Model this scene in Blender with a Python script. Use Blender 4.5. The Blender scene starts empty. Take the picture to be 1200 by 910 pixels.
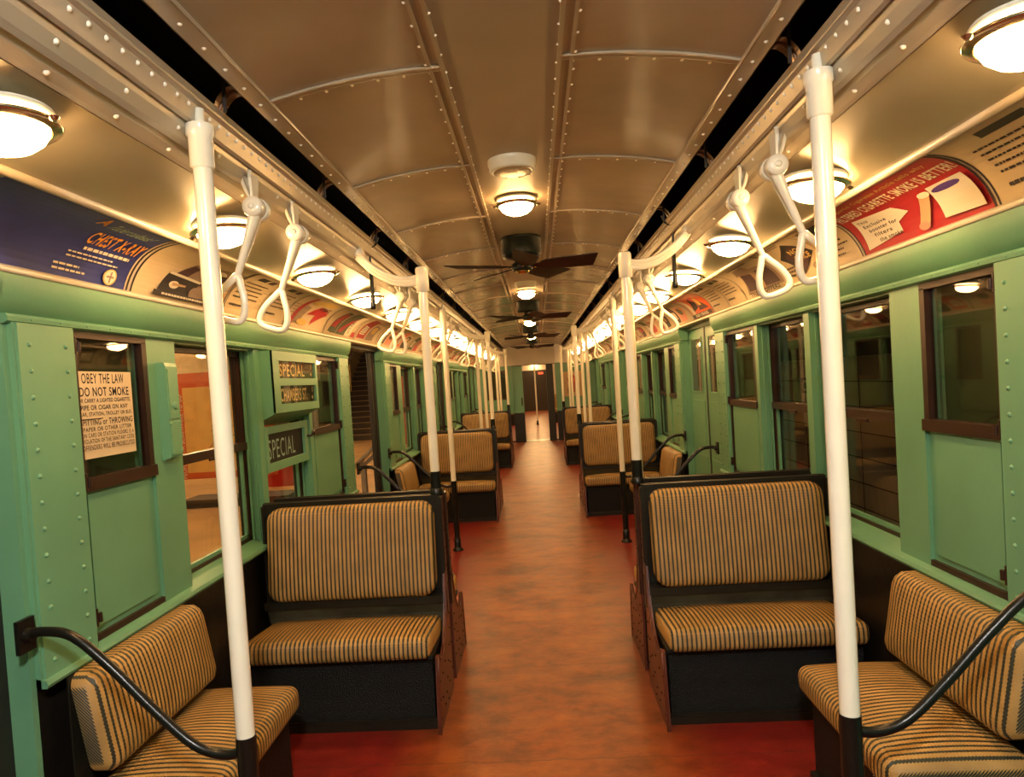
import bpy, bmesh, math, random
from mathutils import Vector, Matrix
random.seed(5)
PI = math.pi
SC = bpy.context.scene
COL = SC.collection
ORD = ['first', 'second', 'third', 'fourth', 'fifth', 'sixth', 'seventh', 'eighth', 'ninth', 'tenth', 'eleventh',
       'twelfth', 'thirteenth', 'fourteenth', 'fifteenth', 'sixteenth', 'seventeenth', 'eighteenth', 'nineteenth', 'twentieth',
       'twenty-first', 'twenty-second', 'twenty-third', 'twenty-fourth']
SN = {-1: 'left', 1: 'right'}

# ------------------------------------------------------------------ materials
def newmat(name):
    m = bpy.data.materials.new(name); m.use_nodes = True
    nt = m.node_tree
    return m, nt, nt.nodes['Principled BSDF']

def N(nt, t, **k):
    n = nt.nodes.new(t)
    for a, b in k.items(): setattr(n, a, b)
    return n

def mat(name, col, rough=.5, metal=0, spec=.5, bump=0, bscale=60, var=0, vscale=4, emit=None, estr=0, coat=0):
    m, nt, p = newmat(name)
    p.inputs['Base Color'].default_value = (*col, 1)
    p.inputs['Roughness'].default_value = rough
    p.inputs['Metallic'].default_value = metal
    p.inputs['Specular IOR Level'].default_value = spec
    if coat: p.inputs['Coat Weight'].default_value = coat; p.inputs['Coat Roughness'].default_value = .12
    if emit:
        p.inputs['Emission Color'].default_value = (*emit, 1); p.inputs['Emission Strength'].default_value = estr
    tc = N(nt, 'ShaderNodeTexCoord')
    if var:
        nz = N(nt, 'ShaderNodeTexNoise'); nz.inputs['Scale'].default_value = vscale; nz.inputs['Detail'].default_value = 5
        nt.links.new(tc.outputs['Object'], nz.inputs['Vector'])
        r = N(nt, 'ShaderNodeValToRGB')
        r.color_ramp.elements[0].position = .3; r.color_ramp.elements[1].position = .7
        r.color_ramp.elements[0].color = (*[c * (1 - var) for c in col], 1)
        r.color_ramp.elements[1].color = (*[min(1, c * (1 + var)) for c in col], 1)
        nt.links.new(nz.outputs['Fac'], r.inputs['Fac']); nt.links.new(r.outputs['Color'], p.inputs['Base Color'])
    if bump:
        nz = N(nt, 'ShaderNodeTexNoise'); nz.inputs['Scale'].default_value = bscale; nz.inputs['Detail'].default_value = 3
        nt.links.new(tc.outputs['Object'], nz.inputs['Vector'])
        b = N(nt, 'ShaderNodeBump'); b.inputs['Strength'].default_value = bump; b.inputs['Distance'].default_value = .01
        nt.links.new(nz.outputs['Fac'], b.inputs['Height']); nt.links.new(b.outputs['Normal'], p.inputs['Normal'])
    return m

M = {}
M['green'] = mat('green_paint', (.115, .285, .165), .36, var=.08, vscale=3, bump=.05, bscale=25)
M['teal'] = mat('teal_paint', (.115, .285, .165), .36, var=.08, vscale=3, bump=.05, bscale=25)
M['cream'] = mat('cream_paint', (.58, .52, .42), .3, var=.05, bump=.04, bscale=6)
M['ceil'] = mat('ceiling_gloss_paint', (.37, .30, .22), .17, var=.14, vscale=2.5, bump=1.0, bscale=2.4, coat=.3)
M['ceilflat'] = mat('ceiling_strip_paint', (.36, .30, .22), .5, spec=.3, var=.06, vscale=3)
M['deck'] = mat('deck_gloss_paint', (.40, .36, .27), .28, spec=.4, var=.05, bump=.1, bscale=5)
M['silver'] = mat('aluminium_paint', (.44, .39, .30), .3, metal=.3, var=.06)
M['rivet'] = mat('rivet_glint_paint', (.92, .86, .72), .22)  # flash sparkle painted in: rivet heads get a pale colour
M['white'] = mat('white_enamel', (.80, .76, .64), .2, var=.03, vscale=8, coat=.4)
M['black'] = mat('black_enamel', (.006, .006, .005), .28, spec=.35, bump=.05)
M['dado'] = mat('black_dado_paint', (.010, .008, .006), .35, spec=.4, bump=.12, bscale=30, var=.3)
M['bronze'] = mat('dark_bronze_paint', (.014, .012, .008), .34, spec=.35, var=.2, vscale=9)
M['steel'] = mat('worn_olive_steel', (.085, .078, .050), .28, metal=.3, var=.35, vscale=7)
M['sidered'] = mat('side_paint_red_reflection', (.10, .022, .010), .4, var=.25, vscale=10)  # dark panel colour with the floor's red reflection put into it
M['grille'] = mat('black_mesh_metal', (.006, .007, .006), .45, spec=.3, bump=.8, bscale=160)
M['brown'] = mat('brown_sash', (.028, .012, .007), .35, spec=.3, var=.2, vscale=12)
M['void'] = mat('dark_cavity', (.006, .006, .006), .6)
M['ribbrown'] = mat('brown_rib', (.14, .055, .018), .3, metal=.2)
M['rubber'] = mat('black_rubber', (.010, .009, .008), .5)
M['fan'] = mat('fan_black_enamel', (.006, .010, .009), .4, spec=.3)
M['blade'] = mat('fan_blade_paint', (.014, .005, .005), .4, spec=.3)
M['chrome'] = mat('chrome', (.62, .55, .42), .18, metal=1)
M['brass'] = mat('brass', (.75, .52, .2), .22, metal=1)
M['globe'] = mat('lamp_glass', (.9, .8, .6), .2, emit=(1.0, .56, .205), estr=44)
M['globe_n'] = mat('lamp_glass_far', (.9, .8, .6), .2, emit=(1.0, .60, .24), estr=130)
M['globe_flash'] = mat('lamp_glass_flash_fill', (.9, .9, .85), .2, emit=(1.0, .95, .88), estr=620)  # unseen lamp behind the camera, made strong and white to act as flash
M['gloss_white'] = mat('vent_white', (.62, .60, .50), .3)
M['mesh_tan'] = mat('vent_mesh', (.33, .25, .15), .35, metal=.4, bump=.9, bscale=170)
M['plat'] = mat('platform_tile', (.52, .33, .15), .45, var=.2, vscale=1.5)
M['platwall'] = mat('station_wall', (.62, .48, .28), .5, var=.1)
M['beam'] = mat('station_beam', (.50, .34, .14), .5, var=.1)
M['dark'] = mat('dark_steel_work', (.03, .02, .014), .6)
M['tread'] = mat('stair_tread_edge', (.36, .24, .12), .5)
M['riser'] = mat('stair_riser', (.035, .025, .02), .6)
M['red'] = mat('red_paint', (.48, .022, .022), .4)
M['redor'] = mat('orange_red_board', (.62, .10, .028), .4, var=.12, vscale=2)
M['map'] = mat('map_paper', (.80, .50, .16), .6, var=.12, vscale=5)
M['lampstation'] = mat('station_tube', (1, .9, .7), .3, emit=(1, .66, .32), estr=62)
M['pgreen2'] = mat('print_pale_green', (.36, .50, .30), .6)
M['orange'] = mat('print_orange', (.72, .30, .015), .6)
M['blue'] = mat('print_blue', (.028, .042, .22), .45, var=.3, vscale=6)
M['paper'] = mat('print_cream', (.56, .45, .29), .55, var=.05)
M['paperw'] = mat('print_white', (.72, .66, .52), .55)
M['ink'] = mat('print_black', (.022, .018, .02), .6)
M['inkp'] = mat('print_plum', (.06, .025, .03), .6)
M['inkb'] = mat('print_brown_grey', (.27, .19, .14), .6)
M['pred'] = mat('print_red', (.38, .018, .026), .5)
M['pink'] = mat('print_pink', (.62, .25, .17), .55)
M['pgreen'] = mat('print_olive', (.08, .10, .045), .6)
M['pyel'] = mat('print_yellow', (.60, .42, .12), .6)
M['skin'] = mat('print_tan', (.50, .33, .18), .6)
M['purple'] = mat('print_violet', (.08, .04, .22), .5)
M['lettera'] = mat('sign_letter', (.80, .60, .28), .5)
M['letterb'] = mat('sign_letter_teal', (.23, .36, .30), .5)
M['signback'] = mat('sign_roll_black', (.008, .007, .006), .5, spec=.15)
M['redlight'] = mat('exit_red', (.5, .05, .02), .4, emit=(1, .1, .03), estr=.8)
M['tile'] = mat('station_cream_tile', (.62, .50, .34), .4, var=.12, vscale=3)
M['joint'] = mat('tile_joint', (.03, .02, .012), .6)

def glass(name, tint, refl):
    m, nt, p = newmat(name)
    nt.nodes.remove(p)
    out = nt.nodes['Material Output']
    tr = N(nt, 'ShaderNodeBsdfTransparent'); tr.inputs['Color'].default_value = (*tint, 1)
    gl = N(nt, 'ShaderNodeBsdfGlossy'); gl.inputs['Roughness'].default_value = .02
    gl.inputs['Color'].default_value = (1, 1, 1, 1)
    lw = N(nt, 'ShaderNodeLayerWeight'); lw.inputs['Blend'].default_value = .5
    class _O: pass
    fr = _O(); pw_ = N(nt, 'ShaderNodeMath', operation='POWER'); nt.links.new(lw.outputs['Facing'], pw_.inputs[0]); pw_.inputs[1].default_value = 4.0
    ml = N(nt, 'ShaderNodeMath', operation='MULTIPLY_ADD'); nt.links.new(pw_.outputs[0], ml.inputs[0]); ml.inputs[1].default_value = .5; ml.inputs[2].default_value = refl
    fr.outputs = [ml.outputs[0]]
    mx = N(nt, 'ShaderNodeMixShader')
    nt.links.new(fr.outputs[0], mx.inputs[0]); nt.links.new(tr.outputs[0], mx.inputs[1]); nt.links.new(gl.outputs[0], mx.inputs[2])
    nt.links.new(mx.outputs[0], out.inputs['Surface'])
    return m
M['glass'] = glass('window_glass', (.95, .95, .92), .025)
M['glassd'] = glass('window_glass_grimy', (.84, .82, .76), .025)

def math_node(nt, op, a, b=None, c=None):
    n = N(nt, 'ShaderNodeMath', operation=op)
    for i, v in enumerate((a, b, c)):
        if v is None: continue
        if isinstance(v, (int, float)): n.inputs[i].default_value = v
        else: nt.links.new(v, n.inputs[i])
    return n.outputs[0]

def rattan():
    m, nt, p = newmat('striped_rattan')
    tc = N(nt, 'ShaderNodeTexCoord'); sp = N(nt, 'ShaderNodeSeparateXYZ')
    nt.links.new(tc.outputs['Object'], sp.inputs[0])
    X, Y, Z = sp.outputs
    sx = math_node(nt, 'DIVIDE', X, .0205)
    fx = math_node(nt, 'FRACT', math_node(nt, 'ADD', sx, 100))
    dist = math_node(nt, 'ABSOLUTE', math_node(nt, 'SUBTRACT', fx, .5))     # 0 at the stripe centre
    q = math_node(nt, 'SUBTRACT', Z, Y)
    dash = math_node(nt, 'FRACT', math_node(nt, 'ADD', math_node(nt, 'DIVIDE', q, .0095), 100))
    dd = math_node(nt, 'ABSOLUTE', math_node(nt, 'SUBTRACT', dash, .5))
    wid = math_node(nt, 'MULTIPLY_ADD', dd, .24, .14)
    stripe = math_node(nt, 'LESS_THAN', dist, wid)
    # weave flecks
    wx = math_node(nt, 'SINE', math_node(nt, 'MULTIPLY', X, 2 * PI / .0051))
    wz = math_node(nt, 'SINE', math_node(nt, 'MULTIPLY', q, 2 * PI / .0048))
    wv = math_node(nt, 'MULTIPLY', wx, wz)
    nz = N(nt, 'ShaderNodeTexNoise'); nz.inputs['Scale'].default_value = 9; nz.inputs['Detail'].default_value = 4
    nt.links.new(tc.outputs['Object'], nz.inputs['Vector'])
    cr = N(nt, 'ShaderNodeValToRGB')
    cr.color_ramp.elements[0].position = .3; cr.color_ramp.elements[1].position = .75
    cr.color_ramp.elements[0].color = (.33, .185, .050, 1); cr.color_ramp.elements[1].color = (.49, .285, .085, 1)
    nt.links.new(nz.outputs['Fac'], cr.inputs['Fac'])
    hsv = N(nt, 'ShaderNodeHueSaturation')
    nt.links.new(cr.outputs['Color'], hsv.inputs['Color'])
    nt.links.new(math_node(nt, 'MULTIPLY_ADD', wv, .14, 1.0), hsv.inputs['Value'])
    mx = N(nt, 'ShaderNodeMix', data_type='RGBA')
    nt.links.new(stripe, mx.inputs[0]); nt.links.new(hsv.outputs[0], mx.inputs[6]); mx.inputs[7].default_value = (.022, .026, .016, 1)
    nt.links.new(mx.outputs[2], p.inputs['Base Color'])
    p.inputs['Roughness'].default_value = .42
    b = N(nt, 'ShaderNodeBump'); b.inputs['Strength'].default_value = .35; b.inputs['Distance'].default_value = .002
    nt.links.new(wv, b.inputs['Height']); nt.links.new(b.outputs[0], p.inputs['Normal'])
    return m
M['pocket'] = mat('dark_door_pocket', (.022, .034, .018), .6)  # pocket backing in one even dark olive
M['rattan'] = rattan()

def floor_mat():
    m, nt, p = newmat('worn_red_floor')
    tc = N(nt, 'ShaderNodeTexCoord'); sp = N(nt, 'ShaderNodeSeparateXYZ')
    nt.links.new(tc.outputs['Object'], sp.inputs[0])
    n1 = N(nt, 'ShaderNodeTexNoise'); n1.inputs['Scale'].default_value = 2.6; n1.inputs['Detail'].default_value = 9; n1.inputs['Roughness'].default_value = .7
    mp = N(nt, 'ShaderNodeMapping'); mp.inputs['Scale'].default_value = (1.0, 1.35, 1)
    nt.links.new(tc.outputs['Object'], mp.inputs[0]); nt.links.new(mp.outputs[0], n1.inputs['Vector'])
    ax = math_node(nt, 'ABSOLUTE', sp.outputs[0])
    edge = math_node(nt, 'ADD', ax, math_node(nt, 'MULTIPLY_ADD', n1.outputs['Fac'], .5, -.25))
    mr = N(nt, 'ShaderNodeMapRange'); mr.inputs[1].default_value = .42; mr.inputs[2].default_value = .72
    nt.links.new(edge, mr.inputs[0])
    cr = N(nt, 'ShaderNodeValToRGB')
    e = cr.color_ramp.elements
    e[0].position = .34; e[0].color = (.085, .018, .005, 1); e[1].position = .64; e[1].color = (.30, .082, .014, 1)
    x = e.new(.5); x.color = (.215, .050, .009, 1)
    nt.links.new(n1.outputs['Fac'], cr.inputs['Fac'])
    n2 = N(nt, 'ShaderNodeTexNoise'); n2.inputs['Scale'].default_value = 11; n2.inputs['Detail'].default_value = 6
    nt.links.new(mp.outputs[0], n2.inputs['Vector'])
    mx = N(nt, 'ShaderNodeMix', data_type='RGBA')
    nt.links.new(mr.outputs[0], mx.inputs[0]); nt.links.new(cr.outputs[0], mx.inputs[6]); mx.inputs[7].default_value = (.17, .012, .008, 1)
    hs = N(nt, 'ShaderNodeHueSaturation'); nt.links.new(mx.outputs[2], hs.inputs['Color'])
    nt.links.new(math_node(nt, 'MULTIPLY_ADD', n2.outputs['Fac'], .9, .52), hs.inputs['Value'])
    # seams across the linoleum
    sy = math_node(nt, 'FRACT', math_node(nt, 'DIVIDE', math_node(nt, 'ADD', sp.outputs[1], math_node(nt, 'MULTIPLY', n2.outputs['Fac'], .04)), .92))
    seam = math_node(nt, 'LESS_THAN', sy, .007)
    mx2 = N(nt, 'ShaderNodeMix', data_type='RGBA')
    nt.links.new(math_node(nt, 'MULTIPLY', seam, .6), mx2.inputs[0]); nt.links.new(hs.outputs[0], mx2.inputs[6]); mx2.inputs[7].default_value = (.06, .02, .01, 1)
    nt.links.new(mx2.outputs[2], p.inputs['Base Color'])
    rr = N(nt, 'ShaderNodeMapRange'); rr.inputs[3].default_value = .30; rr.inputs[4].default_value = .5
    nt.links.new(n2.outputs['Fac'], rr.inputs[0]); nt.links.new(rr.outputs[0], p.inputs['Roughness'])
    p.inputs['Specular IOR Level'].default_value = .35
    b = N(nt, 'ShaderNodeBump'); b.inputs['Strength'].default_value = .5; b.inputs['Distance'].default_value = .012
    nt.links.new(n1.outputs['Fac'], b.inputs['Height']); nt.links.new(b.outputs[0], p.inputs['Normal'])
    return m
M['floor'] = floor_mat()

# ------------------------------------------------------------------ mesh builder
class MB:
    def __init__(s): s.v = []; s.f = []; s.m = []; s.s = []
    def add(s, vs, fs, m=0, sm=False):
        o = len(s.v); s.v += [tuple(v) for v in vs]
        for f in fs: s.f.append([i + o for i in f]); s.m.append(m); s.s.append(sm)
        return s
    def box(s, x0, x1, y0, y1, z0, z1, m=0):
        v = [(x, y, z) for x in (x0, x1) for y in (y0, y1) for z in (z0, z1)]
        return s.add(v, [(0, 1, 3, 2), (4, 6, 7, 5), (0, 4, 5, 1), (2, 3, 7, 6), (0, 2, 6, 4), (1, 5, 7, 3)], m)
    def prism(s, prof, axis, lo, hi, m=0, sm=False, closed=True):
        n = len(prof); vs = []
        for t in (lo, hi):
            for a, b in prof:
                vs.append({'x': (t, a, b), 'y': (a, t, b), 'z': (a, b, t)}[axis])
        fs = [(i, (i + 1) % n, (i + 1) % n + n, i + n) for i in range(n if closed else n - 1)]
        s.add(vs, fs, m, sm)
        if closed:
            s.add(vs, [tuple(range(n)), tuple(range(n, 2 * n))], m, False)
        return s
    def strip(s, prof, y0, y1, m=0, sm=True, th=.006, seg=1):   # open sheet (x,z) along y with thickness away from the room
        n = len(prof)
        back = []
        for i in range(n):
            a = prof[max(0, i - 1)]; b = prof[min(n - 1, i + 1)]
            dx, dz = b[0] - a[0], b[1] - a[1]; l = math.hypot(dx, dz) or 1
            nx, nz = -dz / l, dx / l
            if nz < 0 or (abs(nz) < .2 and nx * (a[0]) < 0): nx, nz = -nx, -nz
            back.append((prof[i][0] + nx * th, prof[i][1] + nz * th))
        for pr in (prof, back):
            vs = [(a, y0 + (y1 - y0) * k / seg, b) for k in range(seg + 1) for a, b in pr]
            s.add(vs, [(k * n + i, k * n + i + 1, (k + 1) * n + i + 1, (k + 1) * n + i) for k in range(seg) for i in range(n - 1)], m, sm)
        for yy in (y0, y1):
            vs = [(a, yy, b) for a, b in prof] + [(a, yy, b) for a, b in back]
            s.add(vs, [(i, i + 1, n + i + 1, n + i) for i in range(n - 1)], m)
        for i in (0, n - 1):
            s.add([(prof[i][0], y0, prof[i][1]), (prof[i][0], y1, prof[i][1]), (back[i][0], y1, back[i][1]), (back[i][0], y0, back[i][1])], [(0, 1, 2, 3)], m)
        return s
    def tube(s, path, r, n=10, m=0, closed=False, rz=None):
        P = [Vector(p) for p in path]; k = len(P); rings = []
        R = r if isinstance(r, (list, tuple)) else [r] * k
        up = None
        for i in range(k):
            if closed: t = (P[(i + 1) % k] - P[(i - 1) % k])
            else: t = P[min(i + 1, k - 1)] - P[max(i - 1, 0)]
            t.normalize()
            if up is None:
                up = Vector((0, 0, 1)) if abs(t.z) < .9 else Vector((0, 1, 0))
            a = t.cross(up).normalized(); b = a.cross(t).normalized(); up = b
            rings.append([P[i] + (a * math.cos(2 * PI * j / n) + b * math.sin(2 * PI * j / n) * (rz or 1)) * R[i] for j in range(n)])
        vs = [v for rg in rings for v in rg]
        fs = []
        for i in range(k if closed else k - 1):
            i2 = (i + 1) % k
            for j in range(n): fs.append((i * n + j, i * n + (j + 1) % n, i2 * n + (j + 1) % n, i2 * n + j))
        s.add(vs, fs, m, True)
        if not closed:
            s.add(rings[0], [tuple(range(n))], m); s.add(rings[-1], [tuple(range(n))], m)
        return s
    def lathe(s, prof, c=(0, 0, 0), n=24, m=0, axis='z', sm=True, cap=True):
        vs = []
        for r, h in prof:
            for j in range(n):
                a = 2 * PI * j / n; x, y = r * math.cos(a), r * math.sin(a)
                p = {'z': (x, y, h), 'x': (h, x, y), 'y': (x, h, y)}[axis]
                vs.append((p[0] + c[0], p[1] + c[1], p[2] + c[2]))
        k = len(prof)
        fs = [(i * n + j, i * n + (j + 1) % n, (i + 1) * n + (j + 1) % n, (i + 1) * n + j) for i in range(k - 1) for j in range(n)]
        s.add(vs, fs, m, sm)
        if cap: s.add(vs[:n], [tuple(range(n))], m); s.add(vs[-n:], [tuple(range(n))], m)
        return s
    def rivet(s, c, nrm, r=.006, m=0):
        nn = Vector(nrm).normalized(); a = nn.orthogonal().normalized(); b = nn.cross(a); c = Vector(c)
        vs = [c + (a * math.cos(PI * j / 3) + b * math.sin(PI * j / 3)) * r for j in range(6)]
        vs += [c + (a * math.cos(PI * j / 3) + b * math.sin(PI * j / 3)) * r * .6 + nn * r * .55 for j in range(6)]
        vs.append(c + nn * r * .75)
        s.add(vs, [(j, (j + 1) % 6, 6 + (j + 1) % 6, 6 + j) for j in range(6)] + [(6 + j, 6 + (j + 1) % 6, 12) for j in range(6)], m, True)
        return s
    def rbox(s, hx, hy, hz, r, c=(0, 0, 0), crown=0, m=0, n=8):
        def pts(h):
            e = [-h, -h + .08 * r, -h + .3 * r, -h + .62 * r, -h + r]
            inner = [(-h + r) + (2 * h - 2 * r) * i / n for i in range(1, n)]
            return e + inner + [-x for x in reversed(e)]
        H = (hx, hy, hz); idx = {}; vs = []; fs = []
        def vid(p):
            k = tuple(round(q, 5) for q in p)
            if k not in idx:
                q = Vector(p); inn = Vector([max(-(H[i] - r), min(H[i] - r, q[i])) for i in range(3)])
                d = q - inn
                if d.length > 1e-7: q = inn + d.normalized() * r
                if crown and q.z > 0: q.z += crown * (1 - (q.x / hx) ** 4) * (1 - (q.y / hy) ** 2)
                idx[k] = len(vs); vs.append(q + Vector(c))
            return idx[k]
        G = [pts(h) for h in H]
        for ax in range(3):
            u, w = [i for i in range(3) if i != ax]
            for sg in (-1, 1):
                for i in range(len(G[u]) - 1):
                    for j in range(len(G[w]) - 1):
                        q = []
                        for a, b in ((i, j), (i + 1, j), (i + 1, j + 1), (i, j + 1)):
                            p = [0, 0, 0]; p[ax] = sg * H[ax]; p[u] = G[u][a]; p[w] = G[w][b]; q.append(vid(p))
                        if len(set(q)) > 2: fs.append(tuple(dict.fromkeys(q)))
        return s.add(vs, fs, m, True)
    def build(s, name, mats, parent=None, loc=None, recalc=True):
        me = bpy.data.meshes.new(name); me.from_pydata(s.v, [], s.f)
        mats = mats if isinstance(mats, (list, tuple)) else [mats]
        for k in mats: me.materials.append(M[k] if isinstance(k, str) else k)
        for i, p in enumerate(me.polygons): p.material_index = s.m[i]; p.use_smooth = s.s[i]
        if recalc:
            bm = bmesh.new(); bm.from_mesh(me); bmesh.ops.recalc_face_normals(bm, faces=bm.faces[:]); bm.to_mesh(me); bm.free()
        me.update()
        o = bpy.data.objects.new(name, me); COL.objects.link(o)
        if parent: o.parent = parent
        if loc: o.location = loc
        return o

def thing(name, label, cat, loc=(0, 0, 0), rz=0, group=None):
    o = bpy.data.objects.new(name, None); COL.objects.link(o)
    o.empty_display_size = .05
    o.location = loc; o.rotation_euler = (0, 0, rz)
    return tag(o, label, cat, group)
def tag(o, label, cat, group=None):
    o['label'] = label; o['category'] = cat
    if group: o['group'] = group
    return o
def struct(o, label=None):
    o['kind'] = 'structure'
    if label: o['label'] = label
    return o
KIDS = {}
def copy_tree(o, loc=None, rz=None, label=None, parent=None):
    c = o.copy(); COL.objects.link(c)
    if parent: c.parent = parent
    if loc is not None: c.location = loc
    if rz is not None: c.rotation_euler = (0, 0, rz)
    if label: c['label'] = label
    for ch in list(o.children): copy_tree(ch, parent=c)
    return c
def bez(p0, p1, p2, n=8):
    return [tuple((1 - t) ** 2 * a + 2 * t * (1 - t) * b + t * t * c for a, b, c in zip(p0, p1, p2)) for t in [i / n for i in range(n + 1)]]
def smooth(pts, n=6):      # catmull-rom
    P = [Vector(p) for p in pts]; P = [2 * P[0] - P[1]] + P + [2 * P[-1] - P[-2]]; out = []
    for i in range(1, len(P) - 2):
        for k in range(n):
            t = k / n
            out.append(.5 * ((2 * P[i]) + (P[i + 1] - P[i - 1]) * t + (2 * P[i - 1] - 5 * P[i] + 4 * P[i + 1] - P[i + 2]) * t * t + (-P[i - 1] + 3 * P[i] - 3 * P[i + 1] + P[i + 2]) * t ** 3))
    out.append(P[-2]); return out

TXT = {}
def text_polys(body, bold=.0):
    key = (body, bold)
    if key in TXT: return TXT[key]
    cu = bpy.data.curves.new('lettering', 'FONT'); cu.body = body; cu.size = 1; cu.offset = bold; cu.resolution_u = 3; cu.space_character = 1.12
    ob = bpy.data.objects.new('lettering', cu)
    me = bpy.data.meshes.new_from_object(ob)
    vs = [(v.co.x, v.co.y) for v in me.vertices]; fs = [tuple(p.vertices) for p in me.polygons]
    bpy.data.objects.remove(ob); bpy.data.curves.remove(cu); bpy.data.meshes.remove(me)
    x0 = min(v[0] for v in vs); x1 = max(v[0] for v in vs); y0 = min(v[1] for v in vs); y1 = max(v[1] for v in vs)
    TXT[key] = ([((x - x0) / (x1 - x0), (y - y0) / (y1 - y0)) for x, y in vs], fs)
    return TXT[key]

class Flat:     # print on a surface: (u,v) mapped to 3D by fn(u,v,depth)
    def __init__(s, fn, eps=.0006): s.fn = fn; s.mb = MB(); s.mats = []; s.lay = 0; s.eps = eps
    def mi(s, k):
        if k not in s.mats: s.mats.append(k)
        return s.mats.index(k)
    def poly(s, pts, k, lift=True):
        if lift: s.lay += 1
        d = s.lay * s.eps
        s.mb.add([s.fn(u, v, d) for u, v in pts], [tuple(range(len(pts)))], s.mi(k))
    def rect(s, u0, u1, v0, v1, k, nv=1, lift=True):
        if lift: s.lay += 1
        d = s.lay * s.eps
        for i in range(nv):
            a = v0 + (v1 - v0) * i / nv; b = v0 + (v1 - v0) * (i + 1) / nv
            s.mb.add([s.fn(u0, a, d), s.fn(u1, a, d), s.fn(u1, b, d), s.fn(u0, b, d)], [(0, 1, 2, 3)], s.mi(k))
    def quad(s, P, k, n=6):   # four corners, subdivided to follow the curve
        s.lay += 1; d = s.lay * s.eps
        g = lambda a, b: tuple((1 - a) * ((1 - b) * P[0][i] + b * P[3][i]) + a * ((1 - b) * P[1][i] + b * P[2][i]) for i in (0, 1))
        for i in range(n):
            for j in range(n):
                q = [g(i / n, j / n), g((i + 1) / n, j / n), g((i + 1) / n, (j + 1) / n), g(i / n, (j + 1) / n)]
                s.mb.add([s.fn(u, v, d) for u, v in q], [(0, 1, 2, 3)], s.mi(k))
    def disc(s, u, v, ru, rv, k, n=16):
        s.poly([(u + ru * math.cos(2 * PI * j / n), v + rv * math.sin(2 * PI * j / n)) for j in range(n)], k)
    def text(s, body, u, v, w, h, k, bold=.02, shear=0, vert=False):
        vs, fs = text_polys(body, bold)
        s.lay += 1; d = s.lay * s.eps
        if vert: pts = [s.fn(u + (1 - b) * w, v + a * h, d) for a, b in vs]
        else: pts = [s.fn(u + a * w + shear * b * h, v + b * h, d) for a, b in vs]
        s.mb.add(pts, fs, s.mi(k))
    def lines(s, u0, u1, v0, v1, n, k, fill=.45, words=True, ragged=.3):
        s.lay += 1
        h = (v1 - v0) / n
        for i in range(n):
            v = v1 - (i + .5) * h; end = u1 - random.random() * ragged * (u1 - u0); u = u0
            while u < end:
                w = min(random.uniform(.010, .035), end - u)
                s.rect(u, u + w, v - h * fill / 2, v + h * fill / 2, k, lift=False); u += w + .006
    def build(s, name, parent=None): return s.mb.build(name, s.mats, parent, recalc=False)

# ------------------------------------------------------------------ dimensions
PITCH = 4.58
CB = [3.48 + PITCH * k for k in (-1, 0, 1, 2)]     # bay centres
YEND = 17.1
Y0 = -1.6
WX = 1.40

# ------------------------------------------------------------------ floor
fl = MB(); fl.box(-1.52, 1.52, Y0, YEND + .12, -.06, 0)
struct(fl.build('floor', 'floor'), 'worn red brown linoleum floor of the train car')

# ------------------------------------------------------------------ ceiling (curved, ribbed)
def cz(x):      # ceiling height at |x|
    x = abs(x)
    if x < .165: return 2.45
    t = (x - .165) / (.70 - .165)
    return 2.447 - .067 * (t ** 2.2)
wing = {s: [(s * (.165 + (.70 - .165) * i / 14), cz(.165 + (.70 - .165) * i / 14)) for i in range(15)] for s in (-1, 1)}
ce = MB()
for s in (-1, 1): ce.strip(wing[s], Y0, YEND, 0, True, .008, 30)
ceiling = struct(ce.build('ceiling', 'ceil'), 'glossy tan riveted ceiling of the train car')
MB().box(-.165, .165, Y0, YEND, 2.452, 2.462).build('centre_strip', 'ceilflat', ceiling)
for s in (-1, 1):
    sm = MB()
    sm.box(s * .165 - .006, s * .165 + .006, Y0, YEND, 2.440, 2.455)
    sm.box(s * .200 - .005, s * .200 + .005, Y0, YEND, 2.441, 2.452)
    y = Y0
    while y < YEND:
        for xx in (.158, .208): sm.rivet((s * xx, y + (.05 if xx == .208 else 0), 2.443), (0, 0, -1), .0055, 1)
        y += .105
    sm.build('seam', ['ceilflat', 'rivet'], ceiling)
    ed = MB()
    ed.prism([(s * .655, 2.388), (s * .662, 2.380), (s * .705, 2.372), (s * .712, 2.376), (s * .712, 2.392), (s * .66, 2.398)], 'y', Y0, YEND, 0)
    ed.tube([(s * .66, Y0, 2.383), (s * .66, YEND, 2.383)], .004, 6)
    y = Y0
    while y < YEND: ed.rivet((s * .685, y, 2.3755), (0, 0, -1), .0065, 1); y += .11
    ed.build('edge_trim', ['ceil', 'rivet'], ceiling)
ribs = []
yy = 2.81 - .88 * 5
while yy < YEND - .2:
    for s in (-1, 1):
        rb = MB()
        pth = [(a, yy, b - .004) for a, b in wing[s]]
        rb.tube(pth, .0045, 6)
        pth = [(a, yy + .03, b - .002) for a, b in wing[s]]
        rb.tube(pth, .003, 6)
        rb.add([(a, yy + dy, b - .003) for dy in (0, .03) for a, b in wing[s]], [(i, i + 1, 15 + i + 1, 15 + i) for i in range(14)], 0, True)
        for i in range(1, 15, 2): rb.rivet((wing[s][i][0], yy + .045, wing[s][i][1] - .001), (0, 0, -1), .006, 1)
        rb.build('rib', ['ceil', 'rivet'], ceiling)
    yy += .88

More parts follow.
